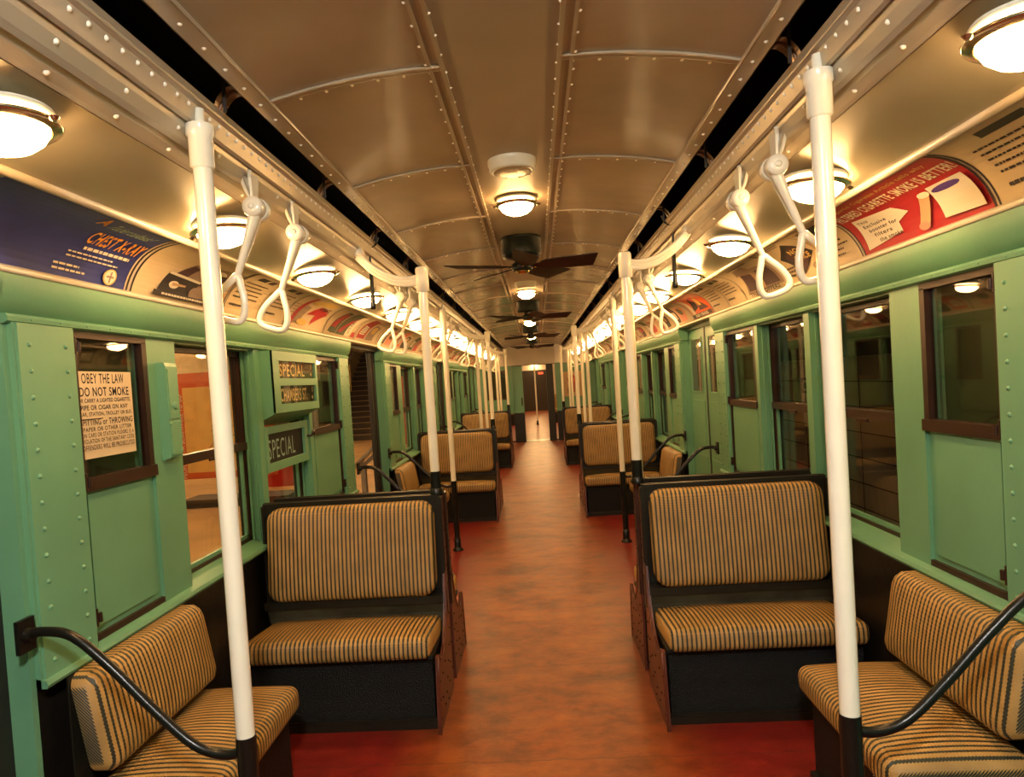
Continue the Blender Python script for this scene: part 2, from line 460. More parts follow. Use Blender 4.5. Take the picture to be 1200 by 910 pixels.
# ------------------------------------------------------------------ side decks, beams, slots, coves
BEAM = [(.78, 2.335), (.775, 2.318), (.785, 2.312), (.792, 2.268), (.800, 2.262), (.806, 2.268), (.812, 2.250), (.826, 2.225), (.836, 2.214), (.843, 2.222), (.852, 2.208), (.872, 2.196), (.880, 2.190), (.888, 2.197), (.895, 2.195)]
COVE = [(x, z) for x, z in bez((1.155, 2.105), (1.315, 2.10), (1.362, 1.942), 12)]
n_trim = 0
for s in (-1, 1):
    bm_ = MB(); pr = [(s * a, b) for a, b in BEAM]
    bm_.strip(pr, Y0, YEND, 0, False, .012)
    bm_.tube([(s * .778, Y0, 2.322), (s * .778, YEND, 2.322)], .006, 6)
    y = Y0
    while y < YEND:
        bm_.rivet((s * .7855, y, 2.300), (-s, 0, -.3), .0068, 1)
        if int(round((y - Y0) / .055)) % 4 == 0:
            bm_.rivet((s * .817, y, 2.242), (-s, 0, -.7), .0075, 1)
            bm_.rivet((s * .862, y + .03, 2.202), (-s * .4, 0, -1), .0075, 1)
        y += .055
    n_trim += 1
    struct(bm_.build('trim_%d' % n_trim, ['silver', 'rivet']), 'riveted silver cream beam along the %s side of the ceiling' % SN[s])
    dk = MB()
    dprof = [(s * (.89 + .265 * i / 6), 2.194 - .080 * (i / 6) ** .8) for i in range(7)]
    dk.strip(dprof, Y0, YEND, 0, True, .008)
    o = dk.build('side_deck', 'deck', ceiling)
    bd = MB(); bd.tube([(s * 1.152, Y0, 2.112), (s * 1.152, YEND, 2.112)], .013, 10)
    bd.build('cove_bead', 'cream', ceiling)
    # cavity
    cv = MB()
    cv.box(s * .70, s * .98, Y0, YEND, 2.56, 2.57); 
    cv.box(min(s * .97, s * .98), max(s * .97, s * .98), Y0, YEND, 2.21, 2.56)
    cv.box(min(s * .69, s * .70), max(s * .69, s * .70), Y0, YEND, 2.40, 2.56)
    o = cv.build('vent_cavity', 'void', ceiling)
    yy = 2.77 - .88 * 4
    while yy < YEND:
        ar = MB()
        p = smooth([(s * .70, yy, 2.385), (s * .735, yy, 2.405), (s * .765, yy, 2.395), (s * .79, yy, 2.36), (s * .79, yy, 2.32)], 4)
        ar.tube(p, .006, 6, 0, rz=1)
        for i in range(len(p) - 1):
            a, b = p[i], p[i + 1]
            ar.add([(a.x, yy - .035, a.z), (b.x, yy - .035, b.z), (b.x, yy + .035, b.z), (a.x, yy + .035, a.z)], [(0, 1, 2, 3)], 0, True)
        ar.box(s * .755 - .004, s * .755 + .004, yy - .05, yy - .043, 2.33, 2.47, 1)
        ar.build('cavity_rib', ['ribbrown', 'dark'], ceiling)
        yy += .88
    # cove sheet behind the posters
    co = MB(); co.strip([(s * a, b) for a, b in COVE], Y0, YEND, 0, True, .01)
    co.build('poster_cove', 'cream', ceiling)
    lg = MB(); lg.tube([(s * 1.362, Y0, 1.938), (s * 1.362, YEND, 1.938)], .009, 8)
    lg.box(min(s * 1.362, s * 1.52), max(s * 1.362, s * 1.52), Y0, YEND, 1.93, 1.95)
    lg.build('cove_ledge', 'cream', ceiling)

# ------------------------------------------------------------------ walls
WALL = {}
def sb(mb, s, x0, x1, *a, **k):
    lo, hi = sorted((s * x0, s * x1)); return mb.box(lo, hi, *a, **k)
wn = 0
for s in (-1, 1):
    up = MB()      # upper backing above the windows
    sb(up, s, 1.50, 1.56, Y0, YEND, 1.93, 2.20)
    w = struct(up.build('wall_%s' % SN[s], 'green'), 'green painted %s wall of the train car with black dado' % SN[s])
    WALL[s] = w
    for bi, c in enumerate(CB):
        lo, hi = c - 1.67, c + 1.67
        dd = MB(); sb(dd, s, 1.42, 1.53, lo, hi, 0, .775)
        dd.build('dado', 'dado', w)
        hd = MB(); sb(hd, s, 1.41, 1.53, lo, hi, 1.79, 1.95)
        hd.build('header', 'green', w)
        for cx0, cx1 in ((c + .76, c + .815), (c - 1.0, c - .80), (c - .03, c + .04)):
            pl = MB(); sb(pl, s, WX, 1.53, cx0, cx1, .775, 1.80)
            sb(pl, s, 1.425, 1.435, cx0 - .012, cx1 + .012, .80, 1.79)
            sb(pl, s, 1.455, 1.465, cx0 - .020, cx1 + .020, .80, 1.79)
            pl.build('pillar', 'teal', w)
        for (a, b) in ((c + 1.42, c + 1.67), (c - 1.67, c - 1.42)):
            rc = MB(); sb(rc, s, 1.385, 1.53, a, b, .775, 1.80)
            sb(rc, s, 1.378, 1.386, a + .01, b - .01, .79, 1.80)
            for yv in (a + .05, b - .05):
                z = .84
                while z < 1.79: rc.rivet((s * 1.378, yv, z), (-s, 0, 0), .008, 1); z += .075
            rc.build('riveted_column', ['green', 'green'], w)
        # letterboard : concave strip with bead and curved ends
        lb = MB()
        prof = bez((1.362, 1.935), (1.366, 1.845), (1.405, 1.822), 6)
        prof = [(s * a, b) for a, b in prof]
        lb.strip(prof, c - 1.72, c + 1.72, 0, True, .012)
        pb = [(1.405, 1.826), (1.385, 1.824), (1.378, 1.815), (1.380, 1.803), (1.392, 1.797), (1.41, 1.797)]
        lb.prism([(s * a, b) for a, b in pb], 'y', c - 1.69, c + 1.69, 0)
        yv = c - 1.6
        while yv < c + 1.65: lb.rivet((s * 1.379, yv, 1.811), (-s, 0, 0), .0045, 0); yv += .12
        for ye in (c - 1.72, c + 1.72):
            lb.prism([(s * 1.36, 1.938)] + prof[1:] + [(s * 1.45, 1.82), (s * 1.45, 1.938)], 'y', ye - .008, ye + .008, 0)
        n_trim += 1
        lbo = struct(lb.build('trim_%d' % n_trim, 'green'))
        if bi == 2:
            f = Flat(lambda u, v, d, s=s: (s * (1.372 + .012 * (1 - v / .1) - d - .004), (c - .85 + u) if s < 0 else (c - .15 - u), 1.845 + v))
            f.text('CITY OF NEW YORK', 0, 0, .62, .045, 'bronze', .02)
            f.build('lettering', lbo)['label'] = 'dark raised lettering reading CITY OF NEW YORK'
        # sills
        sl = MB(); pf = [(1.37, .775), (1.365, .785), (1.37, .797), (1.50, .825), (1.50, .775)]
        sl.prism([(s * a, b) for a, b in pf], 'y', c - 1.67, c + 1.67, 0)
        sl.build('sill', 'green', w)
        # main windows
        for wi, (a, b) in enumerate(((c - .80, c - .03), (c + .04, c + .76))):
            wn += 1
            fr = MB(); x0, x1 = 1.470, 1.515
            sb(fr, s, x0, x1, a, a + .035, .80, 1.80); sb(fr, s, x0, x1, b - .035, b, .80, 1.80)
            sb(fr, s, x0, x1, a, b, 1.765, 1.80); sb(fr, s, x0, x1, a, b, .80, .835)
            wo = struct(fr.build('window_%d' % wn, 'brown'), 'tall brown framed sash window in the %s wall' % SN[s])
            ra = MB(); sb(ra, s, 1.458, 1.50, a + .01, b - .01, 1.285, 1.325)
            sb(ra, s, 1.452, 1.46, (a + b) / 2 - .05, (a + b) / 2 + .05, 1.275, 1.29)
            ra.build('sash_rail', 'brown', wo)
            st = MB()
            for yv in (a + .035, b - .053): sb(st, s, 1.478, 1.492, yv, yv + .018, .835, 1.30)
            sb(st, s, 1.478, 1.492, a + .035, b - .035, .835, .853)
            st.build('lower_sash', 'teal', wo)
            gl = MB(); sb(gl, s, 1.488, 1.492, a + .035, b - .035, 1.32, 1.77)
            gl.build('pane', 'glassd' if s > 0 else 'glass', wo)
            gl = MB(); sb(gl, s, 1.496, 1.500, a + .035, b - .035, .835, 1.30)
            gl.build('pane', 'glassd' if s > 0 else 'glass', wo)
        # door pocket panels with small windows
        for (a, b) in ((c + .815, c + 1.42), (c - 1.42, c - 1.0)):
            wn += 1
            pn = MB(); sb(pn, s, 1.415, 1.425, a, b, .78, 1.29)
            if abs(b - a) > .05:
                sb(pn, s, 1.405, 1.416, a + .035, b - .045, .85, 1.275)
            po = struct(pn.build('window_%d' % wn, 'green'), 'green door pocket panel with a small brown framed window in the %s wall' % SN[s])
            fr = MB()
            sb(fr, s, 1.39, 1.43, a, b, 1.285, 1.325); sb(fr, s, 1.40, 1.43, a, b, 1.775, 1.80)
            sb(fr, s, 1.40, 1.43, a, a + .03, 1.32, 1.78); sb(fr, s, 1.40, 1.43, b - .03, b, 1.32, 1.78)
            fr.build('frame', 'brown', po)
            gl = MB(); sb(gl, s, 1.418, 1.422, a + .03, b - .03, 1.325, 1.775)
            gl.build('pane', 'glassd', po)
            bk = MB(); sb(bk, s, 1.47, 1.50, a, b, .80, 1.80)
            sb(bk, s, 1.465, 1.471, a + .12, a + .30, 1.36, 1.70)
            bk.build('pocket_back', 'pocket', po)
            gp = MB(); e = b if b > c else a; dr = -1 if b > c else 1
            sb(gp, s, 1.400, 1.43, min(e, e + dr * .014), max(e, e + dr * .014), .80, 1.30)
            sb(gp, s, 1.40, 1.416, a, b, .805, .825)
            gp.build('gap_strip', 'brown', po)
            hg = MB()
            for zz in (.86, 1.29, 1.72):
                hg.tube([(s * 1.392, e + dr * .005, zz), (s * 1.392, e + dr * .005, zz + .055)], .010, 8)
                hg.tube([(s * 1.385, e + dr * .02, zz + .01), (s * 1.385, e + dr * .02, zz + .04)], .007, 8)
            hg.build('hinge', 'brown', po)

# doors between bays
dn = 0
def door_leaf(s, a, b, win, parent, hinge_gap):
    lf = MB(); sb(lf, s, 1.46, 1.485, a, b, .02, 1.97)
    for (z0, z1) in ((.88, 1.28), (.14, .80)):
        sb(lf, s, 1.455, 1.461, a + .09, b - .09, z0, z1)
    lo = lf.build('leaf', 'green', parent)
    fr = MB()
    wa, wb = win
    sb(fr, s, 1.452, 1.47, wa - .015, wa, 1.345, 1.825); sb(fr, s, 1.452, 1.47, wb, wb + .015, 1.345, 1.825)
    sb(fr, s, 1.452, 1.47, wa, wb, 1.345, 1.36); sb(fr, s, 1.452, 1.47, wa, wb, 1.81, 1.825)
    fr.build('window_frame', 'green', lo)
    wp = MB(); sb(wp, s, 1.4565, 1.459, wa, wb, 1.36, 1.81)
    wp.build('window_pane', M['doorpane'], lo)
    ru = MB(); e = hinge_gap
    sb(ru, s, 1.455, 1.488, e - .008, e + .008, .02, 1.97)
    ru.build('rubber_edge', 'rubber', lo)
M['doorpane'] = mat('door_pane_dark', (.035, .028, .014), .03, spec=.9)
for s in (-1, 1):
    for k in range(4):
        dn += 1
        dc = CB[k] + PITCH / 2
        a, b = dc - .62, dc + .62
        fr = MB()
        sb(fr, s, 1.40, 1.54, a, a + .02, 0, 1.94); sb(fr, s, 1.40, 1.54, b - .02, b, 0, 1.94)
        if s > 0:
            sb(fr, s, 1.44, 1.54, a, b, 1.90, 1.935)
        else:
            sb(fr, s, 1.43, 1.54, a, b, 1.90, 1.935, 1)
        do = struct(fr.build('door_%d' % dn, ['teal', 'rubber']), ('closed green double door' if s > 0 else 'open doorway to the platform') + ', %s side, %s from the camera' % (SN[s], ORD[k]))
        th = MB(); sb(th, s, 1.385, 1.54, a, b, -.02, .015); th.build('threshold', 'dado', do)
        if s > 0:
            door_leaf(s, a + .02, dc - .004, (a + .14, dc - .13), do, dc - .008)
            door_leaf(s, dc + .004, b - .02, (dc + .13, b - .14), do, dc + .008)
        else:
            lf = MB(); sb(lf, s, 1.465, 1.49, b - .20, b + .4, .02, 1.93)
            lo = lf.build('leaf', 'rubber', do)
            ru = MB(); ru.tube([(s * 1.478, b - .205, .02), (s * 1.478, b - .205, 1.93)], .018, 8); ru.build('rubber_edge', 'rubber', lo)
            gd = MB(); sb(gd, s, 1.455, 1.464, b - .13, b - .115, .02, 1.93); gd.build('guide_strip', 'brown', lo)
            lf = MB(); sb(lf, s, 1.465, 1.49, a - .4, a + .03, .02, 1.93)
            lf.build('leaf', 'rubber', do)

# wall behind the camera
bw = MB(); bw.box(-1.56, 1.56, Y0 - .06, Y0, 0, 2.6)
struct(bw.build('wall_back', 'green'), 'green end wall behind the viewer')

# ------------------------------------------------------------------ far bulkhead
bh = MB(); y0, y1 = YEND, YEND + .08
bh.box(-1.52, -.66, y0, y1, .74, 1.93); bh.box(.52, 1.52, y0, y1, .74, 1.93)
wf = struct(bh.build('wall_front', 'green'), 'green bulkhead at the far end of the car')
d_ = MB(); d_.box(-1.52, -.66, y0, y1, 0, .74); d_.box(.52, 1.52, y0, y1, 0, .74); d_.build('dado', 'dado', wf)
u_ = MB(); u_.box(-1.52, 1.52, y0 + .02, y1, 1.93, 2.6); u_.box(-.52, .50, y0 - .03, y0 + .02, 1.99, 2.36)
u_.build('upper_panel', 'cream', wf)
m_ = MB(); m_.box(-.58, .56, y0 - .05, y0 + .02, 1.93, 1.985); m_.box(-.55, -.52, y0 - .04, y0, 1.985, 2.38); m_.box(.50, .53, y0 - .04, y0, 1.985, 2.38)
m_.build('moulding', 'cream', wf)
p_ = MB(); p_.box(.52, .66, y0 - .06, y0, .74, 1.94)
for z in [.8 + .09 * i for i in range(12)]: p_.rivet((.56, y0 - .06, z), (0, -1, 0), .008)
p_.box(-.66, -.56, y0 - .05, y0, .74, 1.93)
p_.build('post', 'green', wf)
p_ = MB(); p_.box(.53, .66, y0 - .06, y0, 1.94, 2.42); p_.build('post_head', 'white', wf)
for (x0, x1, nm) in ((-1.2, -.68, 'l'), ):
    wn += 1
    g = MB(); g.box(x0, x1, y0 - .03, y0, 1.10, 1.82); wo = struct(g.build('window_%d' % wn, 'brown'), 'dark window in the far bulkhead left of the end door')
    g = MB(); g.box(x0 + .04, x1 - .04, y0 - .036, y0 - .03, 1.14, 1.78); g.build('pane', M['doorpane'], wo)
    for zz in (.80, .93, 1.02): 
        g = MB(); g.box(x0, x1, y0 - .02, y0, zz, zz + .03); g.build('rail_strip', 'green', wo)
# sliding end door, standing open
dn += 1
dr = MB(); dr.box(-.56, -.30, y0 + .02, y0 + .06, .0, 1.93)
do = struct(dr.build('door_%d' % dn, 'green'), 'green sliding end door standing open at the far end of the car')
g = MB(); g.box(-.36, -.33, y0 - .005, y0 + .02, .92, 1.12); g.build('handle', 'brown', do)
g = MB(); g.box(-.56, -.30, y0 + .012, y0 + .02, .0, .74); g.build('kick_panel', 'dado', do)
g = MB(); g.box(.30, .47, y0 + .0, y0 + .30, .0, 1.95); g.box(-.32, -.30, y0 + .08, y0 + .30, 0, 1.95); g.box(-.56, .52, y0 + .0, y0 + .05, 1.915, 1.95); g.build('door_edge', 'rubber', do)
g = MB(); g.box(-.34, .34, y0 + .1, y0 + .55, -.03, .005); g.build('sill_plate', 'steel', do)

# next car, seen through the end door
NC0, NC1 = YEND + .5, 34.0
nf = MB(); nf.box(-1.5, 1.5, NC0, NC1 + .1, -.06, 0); struct(nf.build('floor', M['floor']), 'worn floor of the next car beyond the end door')
nw = MB(); nw.box(-1.5, -1.40, NC0, NC1, 0, 2.0); nw.box(1.40, 1.5, NC0, NC1, 0, 2.0)
struct(nw.build('wall_next_car', 'cream'), 'pale side walls of the next car beyond the end door')
ncl = MB(); ncl.strip([(1.4 * math.sin(a), 2.0 + .38 * math.cos(a)) for a in [-PI / 2 + PI * i / 12 for i in range(13)]], NC0, NC1, 0, True, .01)
struct(ncl.build('ceiling', 'cream'), 'cream curved ceiling of the next car')
ne = MB(); ne.box(-1.5, 1.5, NC1, NC1 + .1, 0, 2.4)
nwe = struct(ne.build('wall_next_car_end', 'cream'), 'end wall of the next car')
ndr = MB(); ndr.box(-.70, .70, NC1 - .04, NC1, 0, 2.02); ndr.box(-.48, -.03, NC1 - .06, NC1 - .04, 1.0, 1.85); ndr.box(.03, .48, NC1 - .06, NC1 - .04, 1.0, 1.85)
ndr.box(-.62, .62, NC1 - .06, NC1 - .04, .9, .94)
dn += 1
ndo = struct(ndr.build('door_%d' % dn, M['dark']), 'dark brown end door of the next car')
g = MB(); g.box(.16, .40, NC1 - .10, NC1 - .06, 1.80, 1.90)
tag(g.build('exit_sign', 'redlight'), 'small red lit sign on the dark door of the next car', 'sign')
pn = thing('floor_pole', 'cream floor pole in the middle of the next car beyond the end door', 'pole', (0, 23.5, 0))
g = MB(); g.tube([(0, 0, .12), (0, 0, 2.36)], .025, 10); g.build('pole_shaft', 'white', pn)
g = MB(); g.lathe([(.05, 0), (.05, .02), (.03, .05), (.03, .14)], n=12); g.build('base_sleeve', 'black', pn)
for s in (-1, 1):
    pn = thing('seat', 'yellow seat end in the next car, %s of its doorway view' % SN[s], 'seat', (s * .85, 24.5, 0))
    g = MB(); g.box(-.35, .35, -.5, .5, 0, .36); g.build('seat_base', 'dado', pn)
    g = MB(); g.rbox(.36, .5, .06, .03, (0, 0, .42)); g.build('cushion', 'rattan', pn)
    g = MB(); g.rbox(.36, .06, .26, .04, (0, .44, .72)); g.build('backrest', 'rattan', pn)
    pn2 = thing('stanchion_pole', 'cream pole rising from the %s seat in the next car' % SN[s], 'pole', (s * .50, 24.9, .98))
    g = MB(); g.tube([(0, 0, 0), (0, 0, 1.2)], .022, 10); g.build('pole_shaft', 'white', pn2)
    pn2.location.z = .98

# poster on the right part of the far bulkhead
f = Flat(lambda u, v, d: (.70 + u, YEND - .004 - d, 1.08 + v))
f.rect(0, .50, 0, .62, 'skin'); f.disc(.22, .42, .10, .12, 'pred'); f.quad([(.12, .12), (.28, .10), (.30, .40), (.14, .42)], 'pred', 2); f.disc(.33, .40, .07, .10, 'redor'); f.quad([(.10, .08), (.20, .06), (.16, .26), (.10, .2)], 'inkb', 2)
tag(f.build('poster'), 'tan poster with a red figure on the far green bulkhead', 'poster')
wn += 1

# ------------------------------------------------------------------ seats
def pad_mesh(hw, z0, z1, r=.07, th=.07, tilt=.06):
    mb = MB(); rings = []; hzz = (z1 - z0) / 2
    prof = [(0, 0), (0, .55), (.010, .8), (.022, .93), (.045, 1.0), (.045 + (hzz - .045) * .35, 1.06), (.045 + (hzz - .045) * .75, 1.09)]
    hz = (z1 - z0) / 2; zc = (z0 + z1) / 2; n = 7
    for ins, d in prof:
        w, h, rr = hw - ins, hz - ins, max(r - ins * .6, .004)
        ring = []
        for cx_, cz_, a0 in ((w - rr, h - rr, 0), (-w + rr, h - rr, PI / 2), (-w + rr, -h + rr, PI), (w - rr, -h + rr, 3 * PI / 2)):
            for i in range(n + 1):
                a = a0 + PI / 2 * i / n
                px, pz = cx_ + rr * math.cos(a), cz_ + rr * math.sin(a)
                ring.append((px, -d * th - tilt * (1 - (pz + hz) / (2 * hz)), zc + pz))
        rings.append(ring)
    k = len(rings[0]); vs = [v for r_ in rings for v in r_]
    fs = [(i * k + j, i * k + (j + 1) % k, (i + 1) * k + (j + 1) % k, (i + 1) * k + j) for i in range(len(rings) - 1) for j in range(k)]
    mb.add(vs, fs, 0, True); mb.add(rings[-1], [tuple(range(k))], 0, True); mb.add(rings[0], [tuple(range(k))], 0)
    return mb
def make_bench(a):     # a: side of the aisle in local x; faces -y
    t = thing('bench_seat', 'x', 'seat', group='transverse rattan seats')
    pad_mesh(.425, .520, .980).build('backrest', 'rattan', t, (0, -.028, 0))
    fr = MB()          # bronze back frame, square shoulders with corner plates
    fr.box(-.452, .452, -.034, -.012, .50, .996)
    fr.box(-.455, .455, -.040, 0, .985, 1.003)
    fr.box(a * .455 - .010, a * .455 + .010, -.050, 0, .40, .99)
    fr.box(-a * .455 - .006, -a * .455 + .006, -.050, 0, .40, .99)
    fr.box(-.452, .452, -.115, -.03, .478, .515)
    for zz in (.985,):
        fr.tube([(-.455, -.02, zz + .012), (.455, -.02, zz + .012)], .010, 8)
    for zz in [.55 + .09 * i for i in range(5)]: fr.rivet((a * .465, -.02, zz), (a, 0, 0), .006)
    fr.build('back_frame', 'bronze', t)
    pn = MB(); pf = [(-.10, .480), (-.07, .42), (-.055, .30), (-.045, .30), (-.055, .42), (-.085, .480)]
    pn.prism(pf, 'x', -.445, .445, 0); pn.build('lower_back_panel', 'steel', t)
    cu = MB(); cu.rbox(.435, .215, .050, .035, (0, 0, 0), crown=.022); cuo = cu.build('cushion', 'rattan', t, (0, -.265, .372)); cuo.rotation_euler = (.085 * -1, 0, 0)
    bx = MB(); bx.box(-.43, .43, -.40, -.02, .03, .335); bx.box(-.44, .44, -.43, -.02, .325, .340)
    bx.build('seat_base', 'grille', t)
    tr = MB(); tr.box(-.44, .44, -.415, -.02, 0, .032); tr.box(-.435, .435, -.408, -.398, .03, .045); tr.build('base_trim', 'bronze', t)
    sp = MB(); prf = [(0, .98), (-.030, .98), (-.045, .62), (-.085, .50), (-.115, .43), (-.15, .375), (-.22, .31), (-.30, .285), (-.37, .30), (-.405, .335), (-.425, .33), (-.44, .25), (-.47, .02), (-.47, 0), (0, 0)]
    x0, x1 = sorted((a * .448, a * .462)); sp.prism(prf, 'x', x0, x1, 0)
    edge = [(a * .462, y, z) for y, z in prf[1:14]]; sp.tube(edge, .005, 6)
    xr = a * .462
    for (y, z) in ((-.03, .40), (-.05, .33), (-.09, .26), (-.14, .20), (-.19, .14), (-.24, .09), (-.03, .25), (-.08, .17), (-.14, .10), (-.42, .22), (-.43, .14), (-.44, .06), (-.03, .12), (-.30, .06), (-.33, .22), (-.24, .24), (-.03, .55), (-.02, .70), (-.02, .84), (-.36, .12), (-.20, .04)):
        sp.rivet((xr, y, z), (a, 0, 0), .007, 1)
    sp.build('side_panel', ['sidered', 'black'], t)
    return t
def make_side_seat():   # longitudinal seat against the wall, local x along the wall, faces -y
    t = thing('side_seat', 'x', 'seat', group='rattan seats along the walls')
    mb = pad_mesh(.335, .475, .775, .045, .075, .05); mb.build('backrest', 'rattan', t, (0, -.005, 0))
    cu = MB(); cu.rbox(.335, .20, .05, .035, (0, -.235, .388), crown=.025); cu.build('cushion', 'rattan', t)
    bx = MB(); bx.box(-.33, .33, -.38, 0, .03, .335); bx.build('seat_base', 'grille', t)
    fr = MB(); fr.box(-.335, .335, -.006, .0, .34, .772); fr.box(-.335, .335, -.40, 0, 0, .03)
    fr.build('seat_frame', 'bronze', t)
    return t
proto = {1: make_bench(1), -1: make_bench(-1)}; used = set()
BN = {0: 'nearest', 1: 'middle', 2: 'farthest'}
for k in range(3):
    c = CB[k + 1]
    for s in (-1, 1):
        aisle = -s
        lab = '%s striped rattan bench on the %s facing the camera' % (BN[k], SN[s])
        o = proto[aisle] if aisle not in used else copy_tree(proto[aisle]); used.add(aisle)
        o.location = (-.935 if s < 0 else (.966, .950, .935)[k], c - .07 + (-.01 if s > 0 else .03), 0); o.rotation_euler = (0, 0, 0); o['label'] = lab
        o.scale = (.97 if s > 0 else 1, 1, 1)
    for s in (-1, 1):
        o = copy_tree(proto[s], (-.935 if s < 0 else (.966, .955, .945)[k], c + .07, 0), PI, '%s striped rattan bench on the %s facing away, backing onto its twin' % (BN[k], SN[s]))
        o.scale = (.97 if s > 0 else 1, 1, 1)
ss = make_side_seat(); first = True
for k in range(-1, 3):
    c = CB[k + 1]
    for s in (-1, 1):
        for e in (-1, 1):
            if k == -1 and e == -1: continue
            loc = (s * 1.372, c + e * 1.255, 0); rz = PI / 2 if s < 0 else -PI / 2
            wh = {-1: 'behind the camera', 0: 'in the nearest bay', 1: 'in the middle bay', 2: 'in the farthest bay'}[k]
            lab = 'short striped wall seat on the %s %s, %s end of the bay' % (SN[s], wh, 'near' if e < 0 else 'far')
            if k == -1: continue
            if first: o = ss; first = False; o.location = loc; o.rotation_euler = (0, 0, rz); o['label'] = lab
            else: copy_tree(ss, loc, rz, lab)

# ------------------------------------------------------------------ poles, guard rails
def make_floor_pole():
    t = thing('floor_pole', 'x', 'pole', group='white floor poles at the doorways')
    MB().tube([(0, 0, .60), (0, 0, 2.225)], .0245, 16).build('pole_shaft', 'white', t)
    g = MB(); g.tube([(0, 0, .03), (0, 0, .655)], .0265, 16); g.lathe([(.031, .03), (.031, .11), (.027, .115)], n=16)
    g.lathe([(.050, 0), (.050, .012), (.034, .022), (.031, .034)], n=16)
    g.build('lower_sleeve', 'black', t)
    g = MB(); g.lathe([(.026, 2.150), (.031, 2.155), (.031, 2.23), (.036, 2.235), (.036, 2.262)], n=16); g.tube([(0, 0, 2.25), (0, 0, 2.305)], .014, 8); g.build('top_collar', 'white', t)
    return t
def make_seat_pole(s):
    t = thing('seat_back_pole', 'x', 'pole', group='white poles rising from the seat backs')
    MB().tube([(0, 0, .09), (0, 0, 1.08)], .0235, 16).build('pole_shaft', 'white', t)
    g = MB(); g.tube([(0, 0, .0), (0, 0, .115)], .027, 16); g.lathe([(.034, 0), (.034, .012), (.027, .03)], n=16)
    g.build('lower_sleeve', 'black', t)
    g = MB(); g.lathe([(.027, 1.02), (.033, 1.025), (.033, 1.135), (.028, 1.145)], n=16); g.build('top_collar', 'white', t)
    p = smooth([(s * .02, 0, 1.085), (s * .08, 0, 1.080), (s * .16, 0, 1.098), (s * .25, 0, 1.155), (s * .325, 0, 1.232)], 5)
    g = MB()
    for dy in (-.016, 0, .016): g.tube([(q.x, q.y, q.z + dy) for q in p], .0115, 8)
    ar = g.build('ceiling_arm', 'white', t)
    g = MB(); g.box(*(sorted((s * .29, s * .345))), -.03, .03, 1.225, 1.262); g.tube([(s * .312, -.04, 1.235), (s * .312, .04, 1.235)], .012, 8)
    g.build('ceiling_bracket', 'white', ar)
    return t
fp = make_floor_pole(); firstp = True; cnt = {-1: 0, 1: 0}
for k in range(0, 5):
    for e in (-1, 1):
        Y = 3.48 + PITCH * (k - .5) + e * .56
        if Y < 1.0 or Y > 16.5: continue
        for s in (-1, 1):
            lab = 'white floor pole with black foot, %s doorway post from the camera on the %s' % (ORD[cnt[s]], SN[s]); cnt[s] += 1
            loc = (s * .785, Y, 0)
            if firstp: fp.location = loc; fp['label'] = lab; firstp = False
            else: copy_tree(fp, loc, None, lab)
for s in (-1, 1):
    base = None
    for k in range(3):
        lab = 'white pole rising from the aisle corner of the %s %s seat back' % (BN[k], SN[s])
        loc = (-.497 if s < 0 else .518, CB[k + 1] - .05 , 1.004)
        if base is None: base = make_seat_pole(s); base.location = loc; base['label'] = lab
        else: copy_tree(base, loc, None, lab)
for s in (-1, 1):
    base = None; i = 0
    for k in range(0, 4):
        for e in (-1, 1):
            Y = 3.48 + PITCH * (k - .5) + e * .56
            if Y < 1.0: continue
            lab = 'black curved guard rail from the %s wall to a doorway pole, %s from the camera' % (SN[s], ORD[i]); i += 1
            if base is None:
                base = thing('guard_rail', lab, 'guard rail', (s * 1.378, Y, .95), 0, 'black guard rails beside the doorways')
                d = -s
                p = smooth([(0, 0, 0), (d * .06, 0, .008), (d * .14, 0, -.01), (d * .24, 0, -.10), (d * .35, 0, -.22), (d * .45, 0, -.315), (d * .53, 0, -.345), (d * .60, 0, -.335)], 5)
                MB().tube(p, .0135, 10).build('rail', 'black', base)
                g = MB(); g.box(min(0, d * .012), max(0, d * .012), -.03, .03, -.045, .045); g.lathe([(.022, 0), (.018, d * .03)], n=10, axis='x')
                g.build('wall_bracket', 'black', base)
            else: copy_tree(base, (s * 1.378, Y, .95), None, lab)

